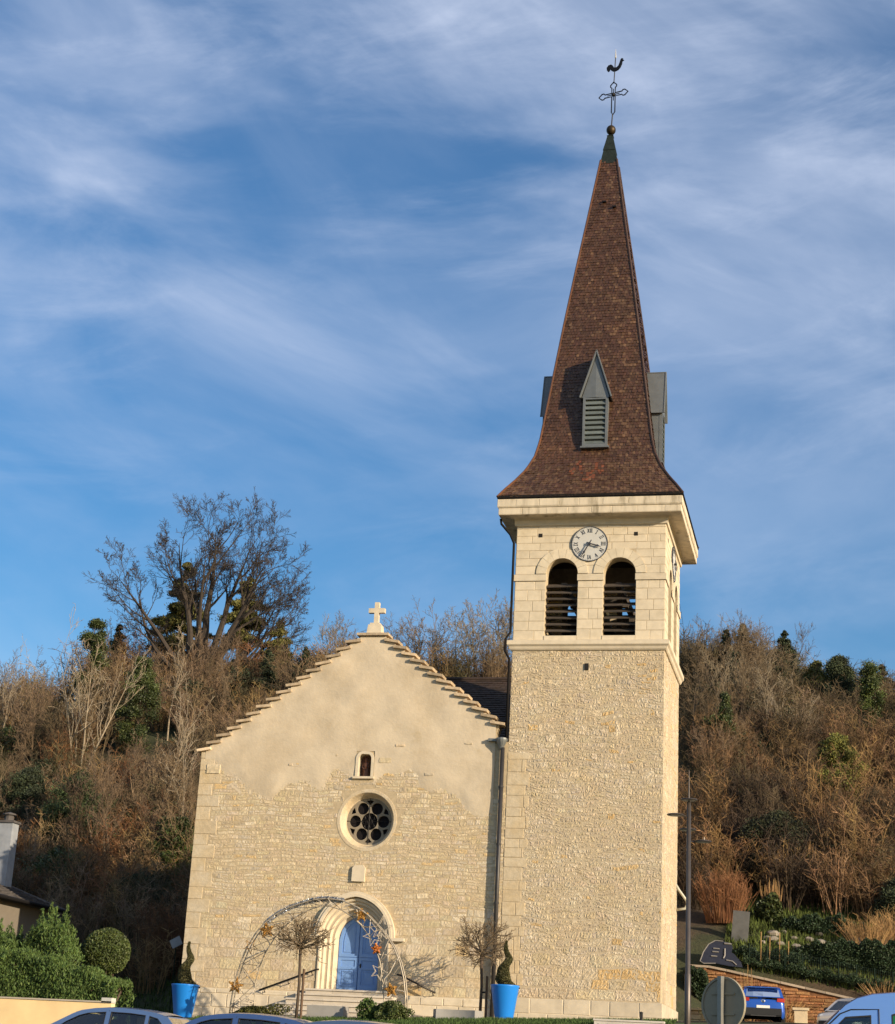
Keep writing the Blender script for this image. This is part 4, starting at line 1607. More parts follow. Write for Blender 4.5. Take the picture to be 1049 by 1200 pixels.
mb.tube([(5.9, -5.2, 1.2), (5.9, -5.2, 1.84)], 0.05, 10)
mb.lathe([(.06, 1.84), (.06, 1.88), (.0, 1.9)], (5.9, -5.2, 0), 10)
mb.build('post', 'iron', t)

# ------------------------------------------------------------------ light arch with stars
arch = thing('decorative_arch', 'big metal garland arch with stars and tinsel in front of the church door', 'arch', (-5.6, -4.5, 1.3))
outer = [(-8.85, 1.1), (-8.83, 1.6), (-8.76, 2.3), (-8.59, 3.0), (-8.40, 3.55), (-8.12, 4.06), (-7.80, 4.45), (-7.39, 4.78), (-6.9, 5.04), (-6.3, 5.24), (-5.9, 5.34), (-5.51, 5.37), (-4.95, 5.32), (-4.38, 5.10), (-3.95, 4.82), (-3.54, 4.44), (-3.2, 4.1),
         (-2.93, 3.72), (-2.7, 3.25), (-2.53, 2.72), (-2.43, 2.1), (-2.40, 1.3)]
inner = [(-7.95, 1.1), (-8.0, 1.6), (-8.03, 2.3), (-7.9, 2.95), (-7.72, 3.45), (-7.42, 3.95), (-7.1, 4.35), (-6.75, 4.66), (-6.4, 4.88), (-6.0, 5.05), (-5.75, 5.12), (-5.45, 5.12), (-5.0, 5.0), (-4.6, 4.78), (-4.2, 4.45), (-3.9, 4.1), (-3.65, 3.7),
         (-3.46, 3.25), (-3.36, 2.8), (-3.3, 2.3), (-3.18, 1.8), (-3.04, 1.2)]
for nm, path, yy, r_ in (('outer_rail', outer, -4.62, .026), ('outer_rail', outer, -4.32, .022), ('inner_rail', inner, -4.47, .022)):
    mb = MB()
    mb.tube([(u, yy, v) for u, v in path], r_, 6)
    mb.build(nm, 'arch_metal', arch, smooth=True)
ar = random.Random(4)
mb = MB()
for i in range(len(outer) - 1):
    o0, o1, i0, i1 = outer[i], outer[i + 1], inner[i], inner[i + 1]
    mb.tube([(o0[0], -4.62, o0[1]), (i0[0], -4.47, i0[1])], .012, 4)
    mb.tube([(o0[0], -4.32, o0[1]), (i1[0], -4.47, i1[1])], .012, 4)
    mb.tube([(i0[0], -4.47, i0[1]), (o1[0], -4.62, o1[1])], .010, 4)
mb.build('lattice', 'arch_metal', arch)
mb = MB()
for base in (0, 1):
    rngi = range(0, 8) if base == 0 else range(12, 21)
    path = []
    for i in rngi:
        for s in range(5):
            f = s / 5
            o0, o1, i0, i1 = outer[i], outer[i + 1], inner[i], inner[i + 1]
            w = 0.5 + 0.5 * math.sin((i + f) * 2.6)
            ox, oz = o0[0] * (1 - f) + o1[0] * f, o0[1] * (1 - f) + o1[1] * f
            ix, iz = i0[0] * (1 - f) + i1[0] * f, i0[1] * (1 - f) + i1[1] * f
            path.append((ox * w + ix * (1 - w) + ar.uniform(-.05, .05), -4.47 + .14 * math.cos((i + f) * 2.6), oz * w + iz * (1 - w)))
    mb.tube(path, .022, 5)
    cxb = -8.4 if base == 0 else -2.85
    for q in range(3):
        loopp = []
        for s in range(26):
            a = s * 0.55 + q
            loopp.append((cxb + (.33 + .1 * math.sin(s)) * math.cos(a) + ar.uniform(-.06, .06), -4.47 + .22 * math.sin(a), 1.15 + s * 0.026 + ar.uniform(-.05, .05)))
        mb.tube(loopp, .016, 4)
mb.build('rope_light', 'rope', arch)
mb = MB()
pts = []
for i in range(6, 12):
    for s in range(900):
        f = ar.random()
        o0, o1 = outer[i], outer[i + 1]
        a = ar.uniform(0, 2 * PI)
        rr = 0.085 * ar.random() ** .5
        pts.append((o0[0] * (1 - f) + o1[0] * f + rr * math.cos(a), -4.55 + rr * math.sin(a), o0[1] * (1 - f) + o1[1] * f + rr * math.cos(a + 1)))
leaves(mb, pts, 0.035, ar, tv=.4)
mb.build('tinsel', 'tinsel', arch)


def star(u, v, r0, rot, m, solid, yy, yawd=0):
    mb = MB()
    r0 *= .84
    o = [((r0 if i % 2 == 0 else r0 * 0.42) * math.cos(R(90 + rot + 36 * i)), (r0 if i % 2 == 0 else r0 * 0.42) * math.sin(R(90 + rot + 36 * i))) for i in range(10)]
    cy_, sy_ = math.cos(R(yawd)), math.sin(R(yawd))
    f = lambda a, b, d: (u + a * cy_ - d * sy_, yy + a * sy_ + d * cy_, v + b)
    if solid:
        mb.slab([o], f, -0.05, 0.05)
        pts = []
        for i in range(500):
            k = ar.randrange(10)
            a, b = o[k], o[(k + 1) % 10]
            g, h = ar.random(), ar.random() ** .5
            pts.append(f((a[0] * g + b[0] * (1 - g)) * h, (a[1] * g + b[1] * (1 - g)) * h, ar.uniform(-.08, .08)))
        leaves(mb, pts, .04, ar, tv=.4)
    else:
        for d in (-.05, .05):
            mb.tube([f(a, b, d) for a, b in o], .012, 5, closed=True)
        for a, b in o[::2]:
            mb.tube([f(a, b, -.05), f(a, b, .05)], .014, 4)
    mb.build('star', m, arch)


for (px_, pz_, r0, rot, m, s, yd) in ((-7.72, 4.20, .36, 10, 'gold_star', 1, 0), (-8.72, 2.22, .36, -8, 'gold_star', 1, 20), (-4.22, 4.83, .30, 0, 'gold_star', 1, 0), (-3.60, 3.68, .24, 8, 'orange_star', 1, 10),
                                      (-2.98, 2.30, .30, 14, 'gold_star', 1, 0), (-8.12, 2.9, .42, 12, 'rope', 0, 10), (-5.62, 5.36, .46, 18, 'rope', 0, 0), (-3.42, 4.40, .50, -6, 'rope', 0, -10),
                                      (-3.72, 4.12, .42, 24, 'rope', 0, 15), (-3.42, 2.9, .36, 50, 'rope', 0, 0), (-8.25, 3.6, .30, 40, 'gold_star', 0, 30)):
    star(px_, pz_, r0, rot, m, s, -4.66 + (.1 if s else 0), yd)

# ------------------------------------------------------------------ trees: branching bark and twigs


def grow(mb, p, d, L, r, lvl, maxl, rng, K, tips=None, tint=None):
    n = K['seg'][min(lvl, len(K['seg']) - 1)]
    path, rad = [Vector(p)], [r]
    d = Vector(d).normalized()
    up = K['up'][min(lvl, len(K['up']) - 1)]
    wob = K['wob'][min(lvl, len(K['wob']) - 1)]
    for i in range(n):
        d = (d + Vector((rng.gauss(0, wob), rng.gauss(0, wob), rng.gauss(0, wob) + up))).normalized()
        path.append(path[-1] + d * (L / n))
        rad.append(max(K['rmin'], r * (1 - (i + 1) / n * K['taper'])))
    mb.tube(path, rad, (7, 5, 4, 3, 3, 3)[min(lvl, 5)], cap=False, tint=tint)
    if lvl >= maxl:
        if tips is not None:
            tips.append(path[-1])
        return path
    nc = K['n'][min(lvl, len(K['n']) - 1)]
    nc = int(nc * rng.uniform(0.75, 1.25) + 0.5)
    st = K['start'][min(lvl, len(K['start']) - 1)]
    for i in range(nc):
        f = st + (1 - st) * (i + rng.random()) / nc
        k = min(n - 1, int(f * n))
        q = path[k].lerp(path[k + 1], f * n - k)
        dd = (path[k + 1] - path[k]).normalized()
        ang = R(K['ang'][min(lvl, len(K['ang']) - 1)] * rng.uniform(0.65, 1.3))
        side = dd.orthogonal().normalized()
        side = Matrix.Rotation(rng.uniform(0, 2 * PI) + i * 2.4, 3, dd) @ side
        nd = dd * math.cos(ang) + side * math.sin(ang)
        ln = L * K['len'][min(lvl, len(K['len']) - 1)] * rng.uniform(0.6, 1.2) * (1.15 - 0.5 * f)
        rr = max(K['rmin'], rad[k] * K['rad'][min(lvl, len(K['rad']) - 1)])
        grow(mb, q, nd, ln, rr, lvl + 1, maxl, rng, K, tips, tint)
    return path


# globe-pruned young trees before the church
def globe_tree(x, y, zb, zf, crown, label, seed, sx, sh):
    rng = random.Random(seed)
    t = thing('young_tree', label, 'tree', (x, y, zb))
    mb = MB()
    mb.tube([(x, y, zb - .1), (x + .02, y, (zb + zf) / 2), (x - .03, y, zf)], [.062, .05, .055], 8)
    mb.build('trunk', 'bark', t, smooth=True)
    mb = MB()
    K = dict(seg=(4, 3, 3), up=(.10, .06, .03), wob=(.16, .22, .25), taper=.75, rmin=.009, n=(6, 4, 0), start=(.25, .2), ang=(40, 42), len=(.6, .6), rad=(.55, .6))
    for i in range(24):
        a = i * 2.4
        el = R(rng.uniform(-22, 75))
        grow(mb, (x - .03, y, zf - .06 + .12 * rng.random()), (math.cos(a) * math.cos(el), math.sin(a) * math.cos(el), math.sin(el)), crown * rng.uniform(.75, 1.05), .030, 0, 2, rng, K)
    mb.build('crown', 'twig', t)
    s = thing('tree_stake', 'brown wooden stake beside the %s' % sh, 'stake', (x + sx, y - .02, zb))
    mb = MB()
    mb.tube([(x + sx, y - .02, zb - .2), (x + sx * .95, y, zf - .75)], [.05, .045], 8)
    mb.build('post', 'stake', s)
    mb = MB()
    mb.tube([(x, y, zb + 1.0), (x + sx, y, zb + 1.02)], .03, 5)
    mb.build('tie', 'trim', s)


globe_tree(-6.25, -4.95, 1.1, 3.62, 1.06, 'bare globe-pruned young tree standing before the church steps', 14, .17, 'bare young tree before the steps')
globe_tree(-0.24, -2.2, 1.45, 3.78, 1.10, 'bare globe-pruned young tree beside the downpipe and blue planter', 23, .22, 'bare young tree by the downpipe')


# ------------------------------------------------------------------ shrubs and hedges near the church
def bush(name, label, cat, c, rx, ry, rz_, n, size, m, seed, group=None, stems=10, clump=0.35, hue=None, stem_m='bark'):
    rng = random.Random(seed)
    r = np.random.RandomState(seed)
    zb = gz(c[0], c[1])
    t = thing(name, label, cat, (c[0], c[1], zb), 0, group)
    mb = MB()
    for i in range(stems):
        a = rng.uniform(0, 2 * PI)
        f = rng.uniform(.2, .8)
        mb.tube([(c[0], c[1], zb - .1), (c[0] + rx * .3 * math.cos(a), c[1] + ry * .3 * math.sin(a), (zb + c[2]) / 2), (c[0] + rx * f * math.cos(a), c[1] + ry * f * math.sin(a), c[2] + rz_ * .4)], [.03, .02, .01], 5)
    mb.build('stem', stem_m, t)
    d = r.normal(size=(n, 3))
    d /= np.linalg.norm(d, axis=1)[:, None]
    cl = r.normal(size=(26, 3))
    cl /= np.linalg.norm(cl, axis=1)[:, None]
    amp = r.uniform(-1, 1, 26)
    lump = (np.exp(-((d[:, None, :] - cl[None]) ** 2).sum(2) / 0.10) * amp).sum(1)
    rad = (1 + clump * lump) * (1 - 0.4 * r.random_sample(n) ** 2.0)
    P = np.array(c) + d * rad[:, None] * np.array((rx, ry, rz_))
    P = P[P[:, 2] > zb - .05]
    mb = MB()
    leaves(mb, P, size, rng, tv=.35, hue=hue)
    mb.build('foliage', m, t)
    return t


bush('bush', 'leafy green shrub at the right foot of the garland arch', 'shrub', (-2.95, -4.9, 1.42), .62, .5, .42, 8000, .040, 'box_leaf', 31, clump=.8)
bush('bush', 'small pale shrub with upright shoots just left of the leafy green one', 'shrub', (-3.75, -4.8, 1.5), .30, .3, .48, 1300, .055, 'thuja', 32, clump=.5)
bush('bush', 'low dark shrub at the left foot of the garland arch', 'shrub', (-7.75, -4.8, 1.25), .75, .5, .32, 6000, .040, 'box_leaf', 33, clump=.8, hue=(1.2, .9, .7))
# lawn blades along the crest of the bank
rng = random.Random(9)
r = np.random.RandomState(9)
n = 26000
X = r.uniform(-10, 7.0, n)
Y = r.uniform(-6.6, -3.9, n)
keepm = ~((X > -8.4) & (X < -3.2) & (Y > -4.3))
X, Y = X[keepm], Y[keepm]
n = len(X)
Z = np.array([gz(a, b) for a, b in zip(X, Y)])
P0 = np.stack([X, Y, Z], 1)
lean = r.normal(scale=.035, size=(n, 3))
lean[:, 2] = r.uniform(.05, .13, n)
wv = r.normal(size=(n, 3)) * .012
wv[:, 2] = 0
V = np.stack([P0 - wv, P0 + wv, P0 + lean], 1).reshape(-1, 3)
tt = np.repeat(r.uniform(.6, 1.4, n)[:, None] * np.array([[1, 1, 1]]), 3, 0)
mb = MB()
mb.add_np(V, np.arange(3 * n).reshape(n, 3), tt)
tag(mb.build('grass', 'grass', None), kind='stuff')

# ------------------------------------------------------------------ left side: yellow wall, hedge, house
t = thing('garden_wall', 'low yellow rendered garden wall under the green hedge', 'wall', (-20, -12, .3))
mb = MB()
mb.slab([[(-40, -1.2), (-10.15, -1.2), (-10.15, 1.16), (-11.6, 1.16), (-40, 1.19)]], fxz, -12.15, -11.85)
mb.build('wall_panel', 'yellow_wall', t)
mb = MB()
mb.box((-25.1, -12.0, 1.20), (29.9, 0.36, 0.05), tint=(1, .95, .9))
mb.box((-10.32, -12.0, 1.25), (0.34, 0.36, 0.16), tint=(1.2, 1.3, 1.4))
mb.build('coping', 'concrete', t)


def hedge(label, x0, x1, y0, y1, ztop, n, size, m, seed, spiky=0.0, zb=None, group=None, tint=None, name='hedge', cat='hedge'):
    rng = random.Random(seed)
    r = np.random.RandomState(seed)
    t = thing(name, label, cat, ((x0 + x1) / 2, (y0 + y1) / 2, gz((x0 + x1) / 2, (y0 + y1) / 2)), 0, group)
    X = r.uniform(x0, x1, n)
    top = np.interp(X, *ztop) + 0.10 * np.sin(X * 5.1 + seed) + .07 * np.sin(X * 11.3)
    base = np.array([gz(a, (y0 + y1) / 2) for a in np.linspace(x0, x1, 30)])
    base = np.interp(X, np.linspace(x0, x1, 30), base) if zb is None else np.full(n, zb)
    side = r.random_sample(n)
    F = r.random_sample(n)
    Y = np.where(side < .55, y0, np.where(side < .7, y1, r.uniform(y0, y1, n)))
    Z = np.where(side < .7, base + (top - base) * F, top)
    Y = Y + r.normal(scale=.10, size=n) + .10 * np.sin(X * 3 + Z * 2.2)
    Z = Z + r.normal(scale=.05, size=n)
    P = np.stack([X, Y, Z], 1)
    mb = MB()
    k = n if not spiky else n // 2
    leaves(mb, P[:k], size, rng, tv=.4)
    if spiky:
        leaves(mb, P[k:], size, rng, tv=.4, up=(0, 0, 1), flat=.45, aspect=2.0)
        # upright sprays that stick out of the top
        q = int((x1 - x0) * 9)
        pts = []
        for i in range(q):
            xx = rng.uniform(x0, x1)
            yy = rng.uniform(y0, y1)
            h = rng.uniform(.2, 1) * spiky
            zt = float(np.interp(xx, *ztop))
            for j in range(130):
                f = rng.random()
                w = .12 * (1 - f) + .015
                pts.append((xx + rng.gauss(0, w), yy + rng.gauss(0, w), zt - .35 + f * (h + .35)))
        leaves(mb, pts, size * .95, rng, tv=.35, up=(0, 0, 1), flat=.5, aspect=2.0)
    mb.build('foliage', m, t)
    mb = MB()
    nst = max(3, int((x1 - x0) * 1.2))
    for i in range(nst):
        xx = x0 + (x1 - x0) * (i + .5) / nst
        zt = float(np.interp(xx, *ztop))
        b0 = gz(xx, (y0 + y1) / 2)
        mb.tube([(xx, (y0 + y1) / 2, b0 - .1), (xx + rng.uniform(-.1, .1), (y0 + y1) / 2, b0 + (zt - b0) * .75)], [.05, .015], 5)
    # dense dead inside of the hedge, twigs that stop light going through
    for i in range(nst * 26):
        xx = rng.uniform(x0 + .1, x1 - .1)
        zt = float(np.interp(xx, *ztop)) - .15
        b0 = gz(xx, (y0 + y1) / 2)
        z0_ = rng.uniform(b0, zt)
        mb.tube([(xx, (y0 + y1) / 2, z0_), (xx + rng.uniform(-.35, .35), rng.uniform(y0, y1), min(zt, z0_ + rng.uniform(0, .5)))], .035, 3, cap=False)
    mb.build('stem', 'bark', t)
    return t


hedge('clipped green conifer hedge growing behind the yellow wall', -24, -10.25, -11.6, -10.2, ([-24, -14.5, -13.2, -12.2, -11.2, -10.3], [2.7, 2.65, 2.5, 2.3, 2.0, 1.75]), 170000, .032, 'thuja', 41, spiky=.10)
hedge('tall bright green hedge with ragged spiky top before the house', -24, -12.7, -10.0, -8.9, ([-24, -15.5, -14.6, -14.2, -13.7, -13.2, -12.7], [3.1, 3.2, 3.0, 3.4, 3.65, 3.6, 2.5]), 120000, .034, 'thuja', 42, spiky=.85)
t = bush('round_bush', 'round clipped dark green bush at the end of the hedge', 'bush', (-12.35, -8.0, 3.02), .86, .8, .78, 26000, .036, 'box_leaf', 43, clump=.06)
house = thing('house', 'beige house with grey hipped roof and white chimney behind the hedge', 'house', (-27.6, 3.1, 1.5))
mb = MB()
mb.box((-27.6, 3.1, 3.3), (10.4, 11.6, 5.0))
mb.build('wall', 'render_grey', house)
HE = 5.80
cxh, cyh, hx, hy = -27.6, 3.1, 5.65, 6.25
rt = random.Random(2)
mb = MB()
E = [(cxh - hx, cyh - hy, HE), (cxh + hx, cyh - hy, HE), (cxh + hx, cyh + hy, HE), (cxh - hx, cyh + hy, HE)]
ap0, ap1 = (cxh, cyh - .6, HE + 2.4), (cxh, cyh + .6, HE + 2.4)
mb.add(E + [ap0, ap1], [(0, 1, 4), (1, 2, 5, 4), (2, 3, 5), (3, 0, 4, 5), (3, 2, 1, 0)])
rf = mb.build('roof', 'slate', house)
mb = MB()
# tile courses on the two slopes that show


def slope_tiles(mb, A, B, C, D, rows, cols):
    A, B, C, D = map(Vector, (A, B, C, D))
    n = (B - A).cross(D - A).normalized()
    if n.z < 0:
        n = -n
    for j in range(rows):
        f0, f1 = j / rows, (j + 1.12) / rows
        a0, b0 = A.lerp(D, f0), B.lerp(C, f0)
        a1, b1 = A.lerp(D, min(1, f1)), B.lerp(C, min(1, f1))
        nc = max(1, int(cols * (b0 - a0).length / max(.01, (B - A).length)))
        for i in range(nc):
            s0, s1 = i / nc, (i + .96) / nc
            l0 = .05 * rt.uniform(.8, 1.3)
            b = rt.uniform(.75, 1.25)
            mb.add([a0.lerp(b0, s0) + n * l0, a0.lerp(b0, s1) + n * l0, a1.lerp(b1, s1) + n * .01, a1.lerp(b1, s0) + n * .01, a0.lerp(b0, s0), a0.lerp(b0, s1)], [(0, 1, 2, 3), (4, 5, 1, 0)], (b, b, b))


slope_tiles(mb, E[0], E[1], ap0, ap0, 26, 44)
slope_tiles(mb, E[1], E[2], ap1, ap0, 26, 48)
mb.build('roof_tile', 'slate', rf)
mb = MB()
mb.tube([E[1], ap0], .09, 6)
mb.tube([E[2], ap1], .09, 6)
mb.tube([ap0, ap1], .09, 6)
mb.build('hip_tile', 'slate', rf)
mb = MB()
mb.tube([(E[0][0], E[0][1] - .06, HE), (E[1][0] + .06, E[1][1] - .06, HE), (E[2][0] + .06, E[2][1], HE)], .08, 8)
mb.build('gutter', 'pipe_dark', house)
mb = MB()
mb.box((-24.05, 6.6, 7.85), (0.72, 0.62, 3.1))
chm = mb.build('chimney', 'chimney', rf)
mb = MB()
mb.box((-24.05, 6.6, 9.44), (0.86, 0.76, 0.10))
mb.lathe([(.22, 9.48), (.20, 9.74), (.30, 9.76), (.30, 9.82), (.02, 9.90)], (-24.05, 6.6, 0), 10)
mb.build('chimney_cap', 'slate', house)
t = thing('small_sign', 'small pale tilted panel on a post behind the church corner', 'sign', (-14.1, 3.0, gz(-14.1, 3)))
mb = MB()
zs_ = 4.2
mb.box((-14.1, 3.0, zs_), (.46, .03, .36), ry=R(-28))
mb.build('panel', 'chimney', t)
mb = MB()
mb.tube([(-14.1, 3.03, gz(-14.1, 3)), (-14.1, 3.03, zs_)], .02, 6)
mb.build('post', 'green_post', t)

# ------------------------------------------------------------------ right side: lamp, wall, fence, rockery
LX, LY = 8.21, -14.0
lamp = thing('street_lamp', 'slim dark lamp mast with four flat disc heads beside the tower', 'street lamp', (LX, LY, gz(LX, LY)))
mb = MB()
mb.tube([(LX, LY, gz(LX, LY)), (LX, LY, 2.6), (LX, LY, 2.62), (LX, LY, 7.55)], [.095, .09, .075, .06], 12)
mb.build('mast', 'lamp_steel', lamp, smooth=True)
mb = MB()
mb.tube([(LX, LY, 7.55), (LX, LY, 8.49)], [.028, .008], 8)
mb.build('spike', 'lamp_steel', lamp)
for i, (z_, an, dist) in enumerate(((7.60, -80, .04), (7.14, 195, .40), (6.78, 100, .40), (6.40, 12, .42))):
    mb = MB()
    hx_, hy_ = LX + dist * math.cos(R(an)), LY + dist * math.sin(R(an))
    mb.lathe([(.03, z_ - .01), (.24, z_ - .012), (.255, z_ + .005), (.24, z_ + .025), (.10, z_ + .05), (.02, z_ + .055)], (hx_, hy_, 0), 24)
    if dist > .1:
        mb.tube([(LX, LY, z_ - .03), (LX + (dist - .1) * math.cos(R(an)), LY + (dist - .1) * math.sin(R(an)), z_ + .02)], .022, 6)
    hd = mb.build('lamp_head', 'lamp_steel', lamp, smooth=False)
    mb = MB()
    mb.lathe([(.0, z_ - .016), (.20, z_ - .016)], (hx_, hy_, 0), 20, cap=False)
    mb.build('diffuser', 'lamp_glass', hd)
mb = MB()
mb.tube([(LX + .45, LY, 6.44), (LX + .45, LY, 6.52)], .02, 6)
mb.build('sensor', 'lamp_steel', lamp)

# round road sign seen from behind
SXc, SYc, SZc = 10.99, -40.0, 0.56
sign = thing('road_sign', 'round grey road sign seen from behind on its pale post', 'road sign', (SXc, SYc, gz(SXc, SYc)), 0)
mb = MB()
ca_, sa_ = math.cos(R(-33)), math.sin(R(-33))
fs = lambda u, v, d: (SXc + u * ca_ - d * sa_, SYc + u * sa_ + d * ca_, SZc + v)
mb.slab([circle(0, 0, .365, 48)], fs, -.012, .012)
mb.slab([circle(0, 0, .375, 48), circle(0, 0, .345, 48)], fs, -.028, .014)
mb.build('disc', 'sign_grey', sign)
for dz in (.14, -.14):
    mb = MB()
    mb.slab([[(-.20, dz - .012), (.20, dz - .012), (.20, dz + .012), (-.20, dz + .012)]], fs, -.03, -.013)
    mb.build('rail', 'sign_grey', sign)
mb = MB()
pz0 = gz(SXc, SYc) - SZc
mb.slab([[(-.032, pz0), (.032, pz0), (.032, .375), (-.032, .375)]], fs, -.11, -.032)
mb.build('post', 'galv', sign)

# rust-coloured stone retaining wall with its sloping coping
wall = thing('retaining_wall', 'long rust brown stone retaining wall with sloping top beside the road', 'wall', (11, 17.1, 2.3))
wr = random.Random(6)
wtop = lambda x: interp(x, [6.0, 6.6, 14.7, 30], [4.98, 4.95, 3.45, 2.0])
mb = MB()
stones(mb, lambda u, v, d: (u, 17.05 - d, v), 5.6, 24, 1.9, 5.0, wr, (0.11, 0.17), (.35, .9), gap=.03, h=.035, rough=.02, cell=.2,
       keep=lambda u, v, w, h: v + h / 2 < wtop(u) - .06 and v > 1.9, tintf=lambda u, v, r: (lambda b: (b * r.uniform(.9, 1.2), b, b * r.uniform(.8, 1)))(r.uniform(.65, 1.3)))
mb.slab([[(5.6, 1.6), (24, 1.6), (24, wtop(24) - .05), (14.7, wtop(14.7) - .05), (6.6, wtop(6.6) - .05), (5.6, wtop(5.6) - .05)]], fxz, 17.06, 17.3, tint=(.6, .55, .5))
mb.build('wall_stone', 'wallstone', wall)
mb = MB()
x = 5.6
while x < 24:
    w = wr.uniform(.7, 1.1)
    b = wr.uniform(.8, 1.15)
    za, zb_ = wtop(x), wtop(x + w)
    mb.add([(x, 16.96, za - .05), (x + w - .015, 16.96, zb_ - .05), (x + w - .015, 16.96, zb_ + .05), (x, 16.96, za + .05), (x, 17.36, za - .05), (x + w - .015, 17.36, zb_ - .05), (x + w - .015, 17.36, zb_ + .05), (x, 17.36, za + .05)],
           [(0, 1, 2, 3), (7, 6, 5, 4), (3, 2, 6, 7), (0, 3, 7, 4), (1, 5, 6, 2)], (b * .9, b * .8, b * .72))
    x += w
mb.build('coping', 'concrete', wall)
# low stone gate pieces by the road
t = thing('gate_pillar', 'squat pale stone pillar beside the bright blue car', 'pillar', (10.75, 10.2, gz(10.75, 10.2)))
mb = MB()
zg = gz(10.75, 10.2)
mb.box((10.75, 10.2, zg + .30), (.52, .5, .64), tint=(1.5, 1.3, .95))
mb.box((10.75, 10.2, zg + .66), (.66, .62, .10), tint=(1.5, 1.3, .95))
mb.build('pillar', 'concrete', t)
t = thing('low_wall', 'low pale stone wall with grass behind it at the foot of the lamp', 'wall', (7.3, 8.5, 1.8))
mb = MB()
stones(mb, lambda u, v, d: (u, 8.4 - d, v), 6.2, 8.4, 1.5, 2.62, wr, (.2, .3), (.4, .8), gap=.02, h=.03, rough=.01, cell=.2, tintf=lambda u, v, r: (r.uniform(.8, 1), r.uniform(.72, .85), r.uniform(.55, .65)))
mb.box((7.3, 8.55, 2.06), (2.2, .28, 1.14), tint=(.8, .7, .5))
mb.box((7.3, 8.5, 2.67), (2.3, .5, .08), tint=(.9, .8, .6))
mb.build('wall_stone', 'ashlar', t)

# fence of thin green posts on the wall
fence = thing('fence', 'dark green wire fence with thin posts along the top of the retaining wall', 'fence', (12, 17.7, 4.4))
fx = [8.25, 9.05, 9.85, 10.65, 11.45, 12.25, 13.05, 13.85, 14.65, 15.45, 16.25, 17.05]
for x in fx:
    mb = MB()
    zb = gz(x, 17.75)
    mb.tube([(x, 17.75, zb - .1), (x, 17.75, zb + 1.12)], .038, 8)
    mb.build('fence_post', 'green_post', fence)
mb = MB()
for i in range(len(fx) - 1):
    a, b = fx[i], fx[i + 1]
    za, zb = gz(a, 17.75), gz(b, 17.75)
    for k in range(9):
        f = .06 + k * .125
        mb.tube([(a, 17.75, za + f), (b, 17.75, zb + f)], .004, 3, cap=False)
    for k in range(9):
        f = k / 9
        mb.tube([(a + (b - a) * f, 17.75, za + (zb - za) * f + .05), (a + (b - a) * f, 17.75, za + (zb - za) * f + 1.08)], .0035, 3, cap=False)
mb.build('mesh', 'wire', fence)

# navy garden ornament with pale edging, leaning on the bank
t = thing('navy_panel', 'navy blue curved panel with pale edging and bars on the bank above the wall', 'panel', (6.9, 17.6, gz(6.9, 17.6)))
C0 = Vector((6.95, 17.45, 5.62))
fnv = lambda u, v, d: (C0.x + u, C0.y + d + .25 * v, C0.z + v)
sl_ = [(-.92, -.40), (-.78, .02), (-.55, .38), (-.25, .56), (.12, .54), (.46, .46), (.56, .28), (.50, .05), (.62, -.02), (.95, -.38), (1.02, -.62), (.4, -.58), (-.2, -.48), (-.75, -.50)]
mb = MB()
mb.slab([sl_], fnv, -.05, .05)
mb.build('sheet', 'navy', t)
mb = MB()
mb.tube([fnv(u, v, -.06) for u, v in sl_[12:] + sl_[:5]], .024, 5)
mb.tube([fnv(.18, .44, -.07), fnv(.5, .42, -.07)], .04, 5)
mb.tube([fnv(.2, .2, -.07), fnv(.2, -.12, -.07), fnv(.14, -.24, -.07)], .04, 5)
mb.tube([fnv(.28, -.32, -.07), fnv(.55, -.36, -.07), fnv(.74, -.52, -.07)], .03, 5)
mb.build('edging', 'white_edge', t)
mb = MB()
for dz, dx in ((.20, -.32), (.05, -.36), (-.15, -.42)):
    mb.tube([fnv(dx, dz, -.07), fnv(dx + .28, dz - .015, -.07)], .030, 5)
mb.build('bar', 'white_edge', t)
t = thing('stone_slab', 'upright grey stone slab standing on the slope above the wall', 'slab', (7.75, 20, gz(7.75, 20)))
mb = MB()
zs0 = gz(7.75, 20)
mb.box((7.72, 20.0, 7.05), (.78, .16, 1.5), ry=R(4), rx=R(-6))
mb.build('stone', 'slab', t)
hedge('low dark ground cover along the foot of the wire fence', 8.0, 18, 17.55, 18.5, ([8, 9, 12, 15, 18], [5.45, 5.3, 4.9, 4.4, 4.0]), 30000, .035, 'hedge_dark', 55)
for i, (x, h) in enumerate(((8.75, 1.5), (9.15, 1.35), (9.6, 1.6), (10.0, 1.3))):
    s = thing('garden_stake', 'thin pale garden stake in the row behind the fence', 'stake', (x, 18.1, gz(x, 18.1)), 0, 'pale garden stakes behind the fence')
    mb = MB()
    mb.tube([(x, 18.1, gz(x, 18.1) - .1), (x + .03, 18.1, gz(x, 18.1) + h)], .022, 5)
    mb.build('pole', 'straw', s)
